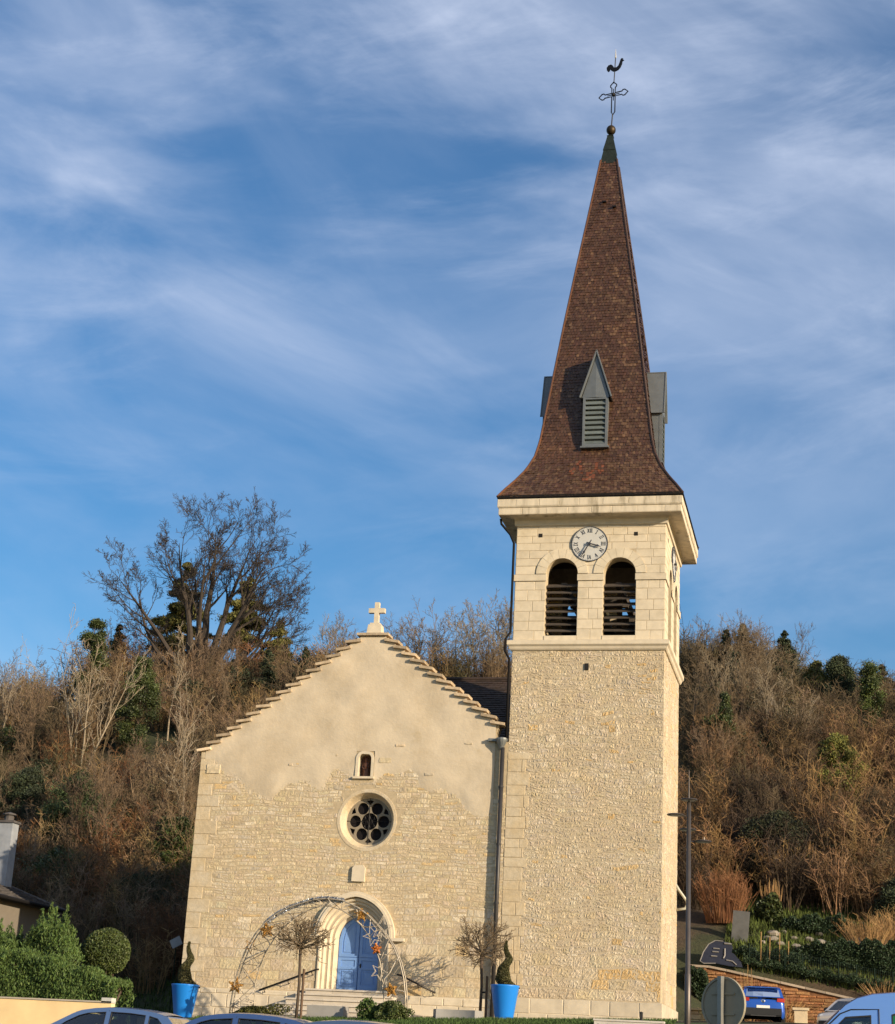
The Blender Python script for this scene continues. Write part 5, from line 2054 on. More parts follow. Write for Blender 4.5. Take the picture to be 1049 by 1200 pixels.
# rockery
rk = random.Random(12)
for i in range(46):
    x = rk.uniform(8.5, 15.0)
    y = rk.uniform(19.6, 21.6)
    if rk.random() < .25:
        x, y = rk.uniform(12.0, 14.6), rk.uniform(20, 22)
    z = gz(x, y)
    mb = MB()
    s = rk.uniform(.10, .30)
    rows = []
    for a in range(6):
        th = PI * a / 5
        rows.append([(s * 1.3 * math.sin(th) * math.cos(b) * rk.uniform(.75, 1.2), s * math.sin(th) * math.sin(b) * rk.uniform(.75, 1.2), -s * .7 * math.cos(th) * rk.uniform(.8, 1.1)) for b in [2 * PI * q / 8 for q in range(8)]])
    mb.grid(rows, (rk.uniform(.7, 1.2),) * 3, closed=True)
    o = mb.build('rock', 'rock', None)
    o.location = (x, y, z + s * .35)
    o.rotation_euler = (0, 0, rk.uniform(0, 6))
    tag(o, 'pale weathered stone set in the rockery above the dark hedge', 'rock', 'rockery stones on the right bank')
hedge('long dark green clipped hedge on the bank behind the fence', 10.4, 20, 18.6, 19.6, ([10.4, 12, 16, 20], [6.1, 6.35, 6.45, 6.3]), 60000, .045, 'hedge_dark', 51)
hedge('dark low hedge row above the rockery', 9.6, 13.6, 21.6, 22.3, ([9.6, 10.5, 12.5, 13.6], [7.5, 7.75, 7.75, 7.3]), 18000, .05, 'hedge_dark', 52)
hedge('dark leafy mass between the lamp mast and the navy panel', 5.6, 6.75, 16.0, 16.8, ([5.6, 6.4, 6.75], [4.7, 4.6, 3.2]), 16000, .045, 'hedge_dark', 53)
hedge('grey green leafy bank behind the first fence posts', 7.6, 10.6, 18.3, 19.2, ([7.6, 8.6, 10.6], [5.95, 5.75, 5.8]), 22000, .04, 'hedge_dark', 54)


def spray(name, label, cat, x, y, h, w, n, m, seed, rad=.014, fan=.5, group=None, arch_=0.0, twigs=0, z=None):
    """many slender stems rising from one stool"""
    rng = random.Random(seed)
    zb = gz(x, y) if z is None else z
    t = thing(name, label, cat, (x, y, zb), 0, group)
    mb = MB()
    for i in range(n):
        a = rng.uniform(0, 2 * PI)
        q = rng.random() ** .6
        bx, by = x + w * .45 * q * math.cos(a), y + w * .3 * q * math.sin(a)
        tx, ty = math.cos(a) * fan * q * rng.uniform(.6, 1.2), math.sin(a) * fan * q * .7
        hh = h * rng.uniform(.65, 1.08) * (1 - .25 * q)
        path = []
        for k in range(5):
            f = k / 4
            path.append((bx + tx * w * f + rng.gauss(0, .02), by + ty * w * f, zb + hh * (f - arch_ * f * f)))
        b = rng.uniform(.6, 1.4)
        mb.tube(path, [rad, rad * .9, rad * .75, rad * .6, rad * .35], 3, cap=False, tint=(b, b * rng.uniform(.9, 1.05), b))
        for k in range(twigs):
            p = Vector(path[rng.randrange(2, 5)])
            d = Vector((rng.uniform(-1, 1), rng.uniform(-1, 1), rng.uniform(.2, 1.2))) * h * .16
            mb.tube([p, p + d], [rad * .5, rad * .35], 3, cap=False, tint=(b, b, b))
    mb.build('stem', m, t)
    return t


spray('willow_bush', 'bright orange willow bush of upright bare stems beside the tower', 'shrub', 6.75, 22.0, 2.6, 1.8, 300, 'willow', 61, .015, .42, twigs=4)
spray('reed_clump', 'tall narrow clump of dry reeds standing on the slope', 'grass clump', 10.9, 26.5, 2.9, .75, 130, 'straw', 62, .016, .25)
spray('reed_clump', 'small clump of bare stems rising from an ivy-covered stump', 'grass clump', 9.05, 23.0, 2.3, .8, 70, 'straw', 63, .016, .4)
bush('ivy_bush', 'glossy ivy-covered stump on the slope above the rockery', 'shrub', (9.0, 22.8, 8.0), .6, .5, .85, 2600, .10, 'ivy', 64)
bush('ivy_bush', 'small leafy tuft at the foot of the tall dry reeds', 'shrub', (10.95, 26.2, 8.9), .55, .5, .55, 1600, .10, 'box_leaf', 65)
spray('ornamental_grass', 'golden ornamental grass fanning out behind the bright blue car', 'grass clump', 9.9, 16.2, 1.9, 1.5, 110, 'straw', 66, .012, 1.0, arch_=.3, z=2.6)
spray('ornamental_grass', 'upright tan grass tuft against the wall behind the round sign', 'grass clump', 8.3, 16.2, 2.5, .6, 60, 'straw', 67, .012, .35, z=2.6)
for i, (x, y, lab) in enumerate(((13.6, 20.6, 'golden brown dry shrub at the right edge above the hedge'), (14.9, 21.5, 'tan dry shrub beside the right picture edge on the slope'))):
    spray('dry_shrub', lab, 'shrub', x, y, 2.1, 1.5, 170, 'straw', 70 + i, .012, .7, arch_=.2, twigs=2)
spray('dry_grass', 'short dry yellow grass at the right end of the fence', 'grass clump', 14.3, 17.55, .9, 1.6, 160, 'straw', 75, .010, .5)


# ------------------------------------------------------------------ vehicles
def make_car(name, label, cat, loc, rz, pm, L, W, H, st):
    """x forward, y left, z up; built round the ground point under its middle"""
    root = thing(name, label, cat, loc, rz)
    hw = W / 2
    belt = st['belt']

    def bld(mb, nm, m, par, smooth=False, fixn=False):
        return mb.build(nm, m, par, smooth=smooth, fixn=fixn, world=False)
    # lower body
    rows = []
    for (f, zb, zt, k) in st['body']:
        w = hw * k
        x = f * L
        half = [(w * .90, zb), (w * .98, zb + .10), (w * 1.0, zb + (zt - zb) * .35), (w * .985, zb + (zt - zb) * .62), (w * .975, zt - .07), (w * .93, zt - .015), (w * .80, zt), (w * .4, zt + .02)]
        rows.append([(x, y, z) for y, z in half] + [(x, 0, half[-1][1] + .008)] + [(x, -y, z) for y, z in reversed(half)])
    mb = MB()
    mb.grid(rows)
    for rws, rev in ((rows[0], 0), (rows[-1], 1)):
        mb.add(rws, [tuple(range(len(rws)))])
    body = bld(mb, 'body', pm, root, True, True)
    body.data.polygons.foreach_set('use_smooth', [True] * len(body.data.polygons))
    # cabin sides with window openings
    zr = max(p[1] for p in st['cabin'])

    def ys(z):
        return hw * (st.get('yb', .93) + (st.get('yt', .73) - st.get('yb', .93)) * (z - belt) / (zr - belt))
    cab = MB()
    for s in (-1, 1):
        cab.slab([[(p[0] * L, p[1]) for p in st['cabin']]] + [[(p[0] * L, p[1]) for p in w_] for w_ in st['windows']],
                 lambda u, v, d, s=s: (u, s * (ys(v) - d), v), 0.0, 0.04)
    # roof skin between the two side outlines
    rp = st['roof']
    rr_ = []
    for (f, z) in rp:
        y = ys(z)
        rr_.append([(f * L, y * c, z + st.get('crown', .035) * (1 - c * c)) for c in (1, .96, .8, .5, .2, -.2, -.5, -.8, -.96, -1)])
    cab.grid(rr_)
    cb = bld(cab, 'cabin', pm, root, True, True)
    cb.data.polygons.foreach_set('use_smooth', [False] * len(cb.data.polygons))
    # glass
    for w_ in st['windows']:
        for s in (-1, 1):
            g = MB()
            g.slab([[(p[0] * L, p[1]) for p in w_]], lambda u, v, d, s=s: (u, s * (ys(v) - .02 - d), v), 0, .004)
            wobj = bld(g, 'window', st.get('glass', 'glass') if w_ not in st.get('panels', []) else st['panel_mat'], root)
            g = MB()
            c = Vector((sum(p[0] for p in w_) / len(w_) * L, sum(p[1] for p in w_) / len(w_)))
            ins = [((p[0] * L - c.x) * .955 + c.x, (p[1] - c.y) * .92 + c.y) for p in w_]
            g.slab([[(p[0] * L, p[1]) for p in w_], ins], lambda u, v, d, s=s: (u, s * (ys(v) - d), v), -.004, .02)
            bld(g, 'window_seal', 'trim', wobj)
    for (a, b, nm) in ((st['ws'][0], st['ws'][1], 'windscreen'), (st['rw'][0], st['rw'][1], 'rear_window')):
        ya, yb_ = ys(a[1]) - .01, ys(b[1]) - .01
        pt = lambda t, c: ((a[0] + (b[0] - a[0]) * t) * L + c[1], (ya + (yb_ - ya) * t) * c[0], a[1] + (b[1] - a[1]) * t)
        fr, gl = MB(), MB()
        bow = .05 if nm == 'windscreen' else -.04
        k = [(-1, 0), (-.86, bow * .4), (-.5, bow * .8), (0, bow), (.5, bow * .8), (.86, bow * .4), (1, 0)]
        gl.grid([[pt(t, c) for c in k[1:-1]] for t in (.08, .5, .93)])
        fr.grid([[pt(t, c) for c in k[:2]] for t in (0, .5, 1)])
        fr.grid([[pt(t, c) for c in k[-2:]] for t in (0, .5, 1)])
        fr.grid([[pt(t, c) for c in k] for t in (0, .08)])
        fr.grid([[pt(t, c) for c in k] for t in (.93, 1)])
        fo = bld(fr, nm + '_frame', pm if nm == 'windscreen' else pm, root)
        bld(gl, nm, 'glass', fo)
    # wheels
    for s in (-1, 1):
        for f in st['wheels']:
            wr_ = st.get('wr', .32)
            mb = MB()
            mb.lathe([(wr_ * .55, -.10), (wr_ * .93, -.10), (wr_, -.06), (wr_, .06), (wr_ * .93, .10), (wr_ * .55, .10)], (f * L, s * (hw - .10), wr_), 28, 'Y')
            wh = bld(mb, 'wheel', 'tyre', root)
            mb = MB()
            mb.lathe([(.0, -.095), (wr_ * .62, -.10), (wr_ * .62, .10), (0, .095)], (f * L, s * (hw - .095), wr_), 20, 'Y', cap=False)
            bld(mb, 'rim', 'rim', wh)
            mb = MB()
            ar_ = [(f * L + (wr_ + .07) * math.cos(PI * i / 12), s * (hw * .985), wr_ + (wr_ + .07) * math.sin(PI * i / 12)) for i in range(13)]
            mb.tube(ar_, .03, 5)
            bld(mb, 'wheel_arch', 'trim', root)
    # seats
    for (f, y) in ([(.02, .36), (.02, -.36)] + ([(-.25, .4), (-.25, -.4)] if not st.get('van') else [])):
        mb = MB()
        x = f * L
        mb.box((x, y, belt - .15), (.5, .5, .16))
        mb.box((x - .22, y, belt + .06), (.14, .48, .55), ry=R(-14))
        mb.box((x - .32, y, belt + .40), (.09, .26, .17), ry=R(-10))
        bld(mb, 'seat', st.get('seat', 'seat'), root)
    # door mirrors
    for s in (-1, 1):
        mb = MB()
        mx, mz = st['mirror']
        mb.sphere((mx * L, s * (hw + .07), mz), (.07, .11, .075), 12, 8)
        mb.tube([(mx * L + .02, s * (hw * .9), mz - .05), (mx * L, s * (hw + .05), mz - .03)], .025, 6)
        bld(mb, 'mirror', st.get('mirror_mat', 'trim'), root, True)
    # lights, bumper trim, plate, door seams, handles
    xb = st['body'][0][0] * L
    for s in (-1, 1):
        mb = MB()
        f0 = st['tail']
        mb.slab([[(s * hw * .60, f0), (s * hw * .93, f0 - .02), (s * hw * .965, f0 + .13), (s * hw * .62, f0 + .13)]], lambda u, v, d: (st['tailx'] * L + d - .04 * (1 - abs(u) / hw) + .10 * max(0, abs(u) / hw - .8) * 5 * .4, u, v), -.03, .05)
        bld(mb, 'tail_light', 'red_lens', root)
        mb = MB()
        mb.sphere((st['headx'] * L, s * hw * .72, st['headz']), (.12, .17, .085), 12, 8)
        bld(mb, 'headlight', 'clear_lens', root, True)
    mb = MB()
    mb.slab([[(-.26, st['plate']), (.26, st['plate']), (.26, st['plate'] + .115), (-.26, st['plate'] + .115)]], lambda u, v, d: (st['platex'] * L + d, u, v), -.02, .01)
    bld(mb, 'number_plate', 'plate', root)
    mb = MB()
    mb.box((xb + .03, 0, st['body'][0][1] + .10), (.16, W * .80, .26))
    bld(mb, 'rear_bumper', 'trim', root)
    mb = MB()
    mb.box((-xb - .02, 0, st['body'][0][1] + .05), (.14, W * .72, .20))
    bld(mb, 'front_bumper', 'trim', root)
    for (fx0, z0_, z1_) in st['seams']:
        for s in (-1, 1):
            mb = MB()
            mb.slab([[(fx0 * L - .004, z0_), (fx0 * L + .004, z0_), (fx0 * L + .004, z1_), (fx0 * L - .004, z1_)]],
                    lambda u, v, d, s=s: (u, s * ((ys(v) if v > belt else hw * .985) + d), v), .003, -.02)
            bld(mb, 'door_seam', 'trim', root)
    return root, bld, ys


def bodyprof(zb, belt, hood, nose, tail):
    return [(-.50, zb + .18, tail - .12, .80), (-.492, zb + .06, tail - .02, .90), (-.46, zb, tail, .96), (-.36, zb, belt + .005, .99), (-.2, zb, belt, 1), (0, zb, belt, 1), (.16, zb, belt, 1), (.24, zb, belt - .01, 1), (.34, zb, hood, .985),
            (.43, zb + .02, hood - .07, .94), (.48, zb + .08, nose, .86), (.50, zb + .16, nose - .12, .74)]


HATCH = dict(belt=.93, body=bodyprof(.20, .93, .86, .68, .92),
             cabin=[(.27, .90), (.20, 1.10), (.10, 1.33), (.055, 1.405), (0, 1.445), (-.08, 1.475), (-.16, 1.475), (-.26, 1.45), (-.34, 1.405), (-.40, 1.33), (-.445, 1.15), (-.47, .90)],
             windows=[[(.195, .96), (.125, 1.17), (.065, 1.30), (.02, 1.355), (-.075, 1.39), (-.075, .96)], [(-.10, .96), (-.10, 1.395), (-.20, 1.385), (-.285, 1.355), (-.285, .96)],
                      [(-.305, 1.00), (-.305, 1.345), (-.35, 1.30), (-.405, 1.08), (-.40, 1.02)]],
             roof=[(.085, 1.36), (.055, 1.405), (0, 1.445), (-.08, 1.475), (-.16, 1.475), (-.26, 1.45), (-.34, 1.405), (-.385, 1.355)],
             ws=((.275, .92), (.083, 1.365)), rw=((-.465, .98), (-.385, 1.355)), wheels=(.31, -.31), mirror=(.16, 1.0), tail=.82, tailx=-.485, headx=.44, headz=.68,
             plate=.62, platex=-.492, seams=[(-.09, .3, 1.42), (.20, .3, .9), (-.29, .5, .93)])

car1, _, _ = make_car('parked_car', 'steel blue hatchback seen side on in front of the yellow wall', 'car', (-2.62, -30.0, -1.035), PI, M['paint_steel'], 4.2, 1.76, 1.48, HATCH)
make_car('parked_car', 'deep blue car roof right of the steel blue hatchback, in front of the left planter', 'car', (1.55, -34.0, -1.165), PI, M['paint_navy'], 4.3, 1.78, 1.48, HATCH)
make_car('parked_car', 'slate blue car roof before the steps, rightmost of the three cars at the picture foot', 'car', (4.35, -37.0, -1.30), PI, M['paint_slate'], 4.2, 1.76, 1.48, dict(HATCH, seat='beige_seat'))

SUV = dict(HATCH, body=bodyprof(.26, 1.0, .98, .80, 1.0), belt=1.0,
           cabin=[(.26, .97), (.19, 1.17), (.09, 1.42), (.05, 1.485), (0, 1.52), (-.1, 1.545), (-.22, 1.54), (-.34, 1.51), (-.415, 1.46), (-.445, 1.34), (-.475, 1.05), (-.48, .97)],
           windows=[[(.185, 1.03), (.115, 1.25), (.06, 1.37), (.02, 1.42), (-.075, 1.455), (-.075, 1.03)], [(-.10, 1.03), (-.10, 1.46), (-.20, 1.455), (-.285, 1.43), (-.285, 1.03)], [(-.305, 1.07), (-.305, 1.42), (-.36, 1.38), (-.40, 1.15)]],
           roof=[(.075, 1.45), (.05, 1.485), (0, 1.52), (-.1, 1.545), (-.22, 1.54), (-.34, 1.51), (-.415, 1.46), (-.425, 1.435)],
           ws=((.265, .99), (.075, 1.45)), rw=((-.484, 1.09), (-.425, 1.43)), mirror=(.165, 1.07), tail=.93, tailx=-.492, headx=.44, headz=.82, plate=.66, platex=-.499, wr=.34, yt=.76)
c2, bld, _ = make_car('parked_car', 'bright blue car seen from behind between the round sign and gate pillar', 'car', (9.12, 8.9, 2.08), R(97), M['paint_blue'], 4.1, 1.80, 1.55, SUV)
# rear details: round badge, spoiler, wiper
mb = MB()
mb.lathe([(.0, -.012), (.055, -.012), (.075, -.004), (.085, .0), (.085, .03)], (-.493 * 4.1 - .02, 0, .93), 24, 'X')
bd = bld(mb, 'badge', 'chrome', c2, True)
mb = MB()
for (a, b, c, d) in ((-.045, .045, -.012, -.045), (-.012, -.045, .012, -.045 + .075), (.012, .03, .012, -.045), (.045, .045, .012, -.045)):
    mb.tube([(-.493 * 4.1 - .036, a, .93 + b), (-.493 * 4.1 - .036, c, .93 + d)], .007, 4)
bld(mb, 'badge_mark', 'trim', bd)
mb = MB()
mb.box((-.435 * 4.1, 0, 1.47), (.26, 1.2, .03))
bld(mb, 'spoiler', M['paint_blue'], c2)
mb = MB()
mb.box((-.50 * 4.1 + .02, 0, .50), (.07, 1.45, .26))
mb.box((-.503 * 4.1 + .02, 0, .40), (.08, 1.0, .08), tint=(3, 3, 3))
bld(mb, 'rear_trim', 'trim', c2)
make_car('parked_car', 'off white car with black mirror half hidden behind the light blue van', 'car', (13.0, 4.0, 1.64), R(-112), M['paint_white'], 4.3, 1.78, 1.48, dict(HATCH, seat='beige_seat'))

VAN = dict(van=True, belt=1.12, crown=.05, yb=.96, yt=.84,
           body=[(-.50, .40, 1.10, .95), (-.495, .25, 1.12, .98), (-.3, .22, 1.12, 1), (0, .22, 1.12, 1), (.2, .22, 1.12, 1), (.30, .22, 1.10, .995), (.38, .22, 1.02, .98), (.45, .26, .90, .92), (.485, .32, .75, .84), (.50, .42, .62, .72)],
           cabin=[(.315, 1.08), (.275, 1.30), (.225, 1.56), (.178, 1.80), (.138, 1.99), (.10, 2.10), (.05, 2.17), (-.03, 2.21), (-.15, 2.235), (-.40, 2.235), (-.47, 2.20), (-.492, 2.10), (-.50, 1.60), (-.50, 1.08)],
           windows=[[(.250, 1.22), (.212, 1.45), (.172, 1.66), (.138, 1.82), (.055, 1.86), (.055, 1.22)], [(-.01, 1.15), (-.01, 1.88), (-.025, 1.905), (-.22, 1.905), (-.22, 1.15)]],
           roof=[(.15, 1.95), (.14, 1.99), (.10, 2.10), (.05, 2.17), (-.03, 2.21), (-.15, 2.235), (-.40, 2.235), (-.47, 2.20), (-.492, 2.10)],
           ws=((.34, 1.10), (.150, 1.95)), rw=((-.502, 1.25), (-.494, 2.08)), wheels=(.32, -.30), mirror=(.25, 1.28), mirror_mat='trim', tail=.9, tailx=-.502, headx=.44, headz=.85, plate=.6, platex=-.505,
           seams=[(.03, .3, 1.1), (.27, .3, 1.1), (-.25, .3, 1.1)], wr=.33, seat='seat')
VAN['panels'] = [VAN['windows'][1]]
VAN['panel_mat'] = 'green_panel'
vv_, bld, ys_ = make_car('van', 'light blue van with a green side panel at the bottom right corner', 'van', (13.30, -36.0, -1.22), PI, M['paint_van'], 4.7, 1.9, 2.25, VAN)
mb = MB()
for s in (-1, 1):
    mb.tube([(x * 4.7, s * (ys_(z) + .006), z) for x, z in ((.275, 1.22), (.235, 1.48), (.190, 1.70), (.155, 1.86), (.12, 1.93), (.03, 1.95), (.03, 1.3))], .010, 4)
bld(mb, 'door_seam', 'trim', vv_)
# driver's things seen through the window: a rolled white paper and a dark sun visor
mb = MB()
mb.box((.15 * 4.7, .55, 1.64), (.40, .34, .16))
bld(mb, 'sun_visor', 'seat', vv_)

# ------------------------------------------------------------------ wooded hillside
KB = dict(seg=(8, 5, 4, 3), up=(.05, .10, .08, .04), wob=(.07, .13, .18, .22), taper=.92, rmin=.012, n=(15, 8, 5, 0), start=(.28, .22, .2), ang=(42, 38, 40), len=(.42, .48, .5), rad=(.5, .55, .6))
PROTO = {}


def bare_tree(kind, seed, H, stems, K, m_tr, m_tw, maxl=3, r0=.12, spread=.25):
    """a leafless tree at the origin: trunk (main stems) and crown (branches, twigs)"""
    rng = random.Random(seed)
    tr, cr = MB(), MB()
    for s in range(stems):
        a = 2 * PI * s / stems + rng.uniform(-.5, .5)
        q = spread * (0 if stems == 1 else 1)
        d = Vector((math.cos(a) * q, math.sin(a) * q, 1))
        h = H * rng.uniform(.78, 1.0)
        tmp = MB()
        base = (math.cos(a) * .12 * (stems > 1), math.sin(a) * .12 * (stems > 1), -.3)
        path = grow(tmp, base, d, h, r0 * (1 if stems == 1 else .75), 0, maxl, rng, K)
        n0 = 7 * len(path)
        nf = 7 * (len(path) - 1)
        tr.add(tmp.v[:n0], tmp.f[:nf])
        cr.add(tmp.v[n0:], [tuple(i - n0 for i in f) for f in tmp.f[nf:]])
    return tr, cr, m_tr, m_tw


def proto_tree(kind, *a, **k):
    tr, cr, m1, m2 = bare_tree(kind, *a, **k)
    PROTO[kind] = (tr, cr, m1, m2)


def mesh_of(mb, name, m):
    o = mb.build(name, m, None)
    me = o.data
    bpy.data.objects.remove(o)
    return me


MESH = {}


def plant_tree(kind, x, y, label, scale=1.0, rz=0.0, name='bare_tree', group=None, dz=0.0, lean=0.0):
    if kind not in MESH:
        tr, cr, m1, m2 = PROTO[kind]
        MESH[kind] = (mesh_of(tr, 'trunk', m1), mesh_of(cr, 'crown', m2))
    t = thing(name, label, 'tree', (x, y, gz(x, y) + dz), rz, group)
    t.scale = (scale, scale, scale)
    t.rotation_euler = (lean, 0, rz)
    for nm, me in zip(('trunk', 'crown'), MESH[kind]):
        o = bpy.data.objects.new(nm, me)
        COL.objects.link(o)
        o.parent = t
    return t


KS = dict(KB, n=(9, 6, 5, 0), ang=(27, 34, 40), up=(.04, .09, .07, .04), len=(.52, .5, .5), start=(.32, .25, .2))          # slim, upright
KW = dict(KB, n=(11, 7, 5, 0), ang=(55, 45, 42), len=(.52, .5, .5), start=(.35, .2, .2))               # wide
KM = dict(KB, n=(10, 6, 4, 0), ang=(32, 36, 40), len=(.45, .5, .5), start=(.25, .2, .2))                # many-stemmed
proto_tree('slim_a', 101, 8.5, 1, KS, 'bark_grey', 'twig_grey', r0=.12)
proto_tree('slim_b', 102, 7.5, 2, KS, 'bark_grey', 'twig', r0=.11, spread=.12)
proto_tree('slim_c', 103, 9.0, 1, KS, 'bark', 'twig', r0=.12)
proto_tree('wide_a', 104, 7.5, 1, KW, 'bark', 'twig', r0=.15)
proto_tree('wide_b', 105, 8.0, 2, KW, 'bark_grey', 'twig_grey', r0=.14, spread=.3)
proto_tree('many_a', 106, 6.5, 4, KM, 'bark_grey', 'twig', r0=.09, spread=.30, maxl=3)
proto_tree('many_b', 107, 6.0, 5, KM, 'bark', 'twig_grey', r0=.08, spread=.38, maxl=3)
proto_tree('pale_a', 108, 8.4, 4, dict(KM, n=(8, 5, 3, 0), rmin=.010, wob=(.05, .10, .15, .2)), 'bark_pale', 'bark_pale', r0=.115, spread=.30, maxl=3)
proto_tree('pale_b', 109, 7.6, 1, dict(KS, n=(11, 4, 3, 0), start=(.45, .25, .2), rmin=.009), 'bark_pale', 'bark_pale', r0=.075, maxl=3)


def leaf_tree(name, label, x, y, H, prof, n, size, m, seed, trunk_r=.12, group=None, clumps=60, up=None, flat=1.0, trunk_m='bark', droop=0.0, cl=.22, aspect=1.0, whorl=0, dz=0.0, hue=None, inner=.2):
    """evergreen or ivy-clad tree: tapered trunk, limbs, and leaf clumps spread through the crown's volume.
    prof: list of (height fraction, radius)"""
    rng = random.Random(seed)
    r = np.random.RandomState(seed)
    z = gz(x, y) + dz
    t = thing(name, label, 'tree', (x, y, z), 0, group)
    hs, ws = [p[0] for p in prof], [p[1] for p in prof]
    mb = MB()
    mb.tube([(x, y, z - .4), (x + rng.uniform(-.1, .1), y, z + H * .4), (x + rng.uniform(-.15, .15), y, z + H * .97)], [trunk_r, trunk_r * .65, .02], 7)
    P = []
    fol = MB()
    for i in range(clumps):
        f = hs[0] + (hs[-1] - hs[0]) * rng.random() ** .9
        if whorl:
            f = min(1, f + .12 / whorl * math.sin(f * whorl * 2 * PI))
        w = float(np.interp(f, hs, ws))
        a = rng.uniform(0, 2 * PI)
        q = rng.uniform(inner, 1.0) if w > .3 else rng.random()
        c = np.array([x + w * q * math.cos(a), y + w * q * math.sin(a), z + f * H - droop * w * q])
        mb.tube([(x, y, z + f * H - .15 * w), ((x + c[0]) / 2, (y + c[1]) / 2, z + f * H - .05 * w), tuple(c)], [.05, .035, .015], 4, cap=False)
        k = max(8, int(n / clumps * rng.uniform(.5, 1.5)))
        s = cl * min(1.3, (.22 if whorl else .42) + w * .6) * rng.uniform(.7, 1.3)
        if whorl:                      # flat drooping sprays along a branch
            g = r.random_sample(k)
            base = np.array([x, y, z + f * H]) + (c - np.array([x, y, z + f * H])) * (0.25 + .85 * g)[:, None]
            base += r.normal(size=(k, 3)) * np.array([s * .75, s * .75, s * .42])
            base[:, 2] -= droop * .6 * g * w * w
            pts = base
        else:
            pts = c + r.normal(size=(k, 3)) * np.array([s, s, s * .8])
        tone = rng.uniform(.65, 1.45)
        hh = np.array((tone, tone, tone)) * (np.array(hue) if hue is not None else 1)
        leaves(fol, pts, size, rng, tv=.35, up=up, flat=flat, aspect=aspect, hue=hh)
    mb.build('trunk', trunk_m, t)
    fol.build('crown', m, t)
    return t


# the great bare oak on the crest, with conifers standing behind it
def great_oak(x, y, H, seed):
    rng = random.Random(seed + 3)
    z = gz(x, y)
    t = thing('oak_tree', 'huge dark bare tree with many spreading limbs on the hill crest', 'tree', (x, y, z))
    K = dict(seg=(10, 8, 6, 4, 3), up=(.015, .05, .06, .05, .03), wob=(.06, .11, .15, .19, .24), taper=.95, rmin=.011, n=(6.5, 7, 6, 5.2, 0), start=(.46, .36, .28, .15), ang=(34, 36, 40, 42), len=(.46, .52, .52, .5), rad=(.55, .58, .62, .7))
    tr, cr = MB(), MB()
    tr.tube([(x, y, z - .6), (x, y, z + .7), (x, y, z + 1.6)], [1.05, .85, .7], 12)
    for (dx, dy, ln, r0, up) in ((-.02, .0, 12.8, .46, .015), (.13, .1, 12.2, .40, .015), (-.20, -.1, 12.0, .38, .02), (.36, .1, 11.6, .40, .025), (.66, -.2, 10.8, .38, .03), (-.52, .2, 10.6, .36, .03), (1.15, .1, 9.4, .31, .035), (-1.05, -.2, 9.2, .29, .04), (.22, -.5, 11, .30, .02), (-.36, .5, 11.4, .31, .02), (2.0, -.1, 7.4, .25, .06), (-2.0, 0, 6.8, .22, .07), (.85, .6, 10, .28, .035), (-.75, -.4, 10.8, .30, .03), (1.55, .4, 8.8, .28, .045)):
        dx *= .84
        tmp = MB()
        K['up'] = (up + .01, .045, .05, .05, .03)
        d = Vector((dx, dy, 1.0))
        path = grow(tmp, (x + dx * .5, y + dy * .5, z + .6), d, ln, r0, 0, 4, rng, K)
        n0, nf = 7 * len(path), 7 * (len(path) - 1)
        tr.add(tmp.v[:n0], tmp.f[:nf])
        cr.add(tmp.v[n0:], [tuple(i - n0 for i in f) for f in tmp.f[nf:]])
    tr.build('trunk', 'oak_bark', t)
    cr.build('crown', 'oak_bark', t)


great_oak(-35.8, 58.0, 15, 2024)
cedar = [(.15, 3.6), (.35, 3.0), (.55, 2.3), (.75, 1.6), (.92, .7), (1.0, .1)]
leaf_tree('cedar_tree', 'olive green layered conifer growing left behind the great bare tree', -40.2, 64, 11.0, cedar, 92480, 0.071, 'conifer', 301, clumps=64, whorl=7, droop=.12, aspect=1.6, trunk_r=.3)
leaf_tree('cedar_tree', 'olive green layered conifer growing right behind the great bare tree', -35.0, 65, 10.2, cedar, 92480, 0.071, 'conifer', 302, clumps=64, whorl=7, droop=.12, aspect=1.6, trunk_r=.3)
leaf_tree('conifer_tree', 'dark conifer low under the right limbs of the great bare tree', -30.3, 60, 6.5, [(.05, 2.4), (.5, 1.7), (.85, .7), (1, .1)], 48960, 0.063, 'conifer', 303, clumps=150, whorl=9, droop=.2)
leaf_tree('conifer_tree', 'small dark conifer low under the left limbs of the great bare tree', -43.8, 60, 5.6, [(.05, 1.6), (.5, 1.1), (.85, .5), (1, .1)], 32640, 0.060, 'conifer_dark', 304, clumps=150, whorl=9, droop=.2)

spruce = [(.04, 1.9), (.3, 1.5), (.6, .95), (.85, .4), (1.0, .05)]
# left part of the wood
leaf_tree('ivy_tree', 'ivy-wrapped tree rising above the brown scrub left of the great bare tree', -41.2, 50, 8.5, [(.1, .5), (.4, .9), (.7, 1.0), (.9, .6), (1, .2)], 32640, 0.063, 'ivy', 311, clumps=46)
leaf_tree('ivy_tree', 'dark ivy-wrapped tree behind the pale thin trunks on the left', -34.5, 44, 7.0, [(.1, .7), (.5, 1.2), (.8, .9), (1, .2)], 38080, 0.060, 'ivy', 312, clumps=46)
leaf_tree('evergreen_bush', 'broad dark evergreen bush below the pale many-stemmed tree', -31.6, 30, 5.0, [(.02, 2.0), (.4, 2.3), (.75, 1.5), (1, .4)], 87040, 0.056, 'conifer_dark', 313, clumps=70, hue=(1.3, 1.4, 1.1))
leaf_tree('evergreen_bush', 'dark evergreen bush left of the many-stemmed pale tree', -36.5, 33, 4.4, [(.02, 1.4), (.4, 1.8), (.75, 1.2), (1, .3)], 48960, 0.056, 'conifer_dark', 314, clumps=50)
leaf_tree('ivy_bush', 'bright green leafy shrub hanging near the church corner', -24.0, 27, 4.2, [(.05, .7), (.5, 1.2), (.8, .9), (1, .3)], 28288, 0.053, 'box_leaf', 315, clumps=36)
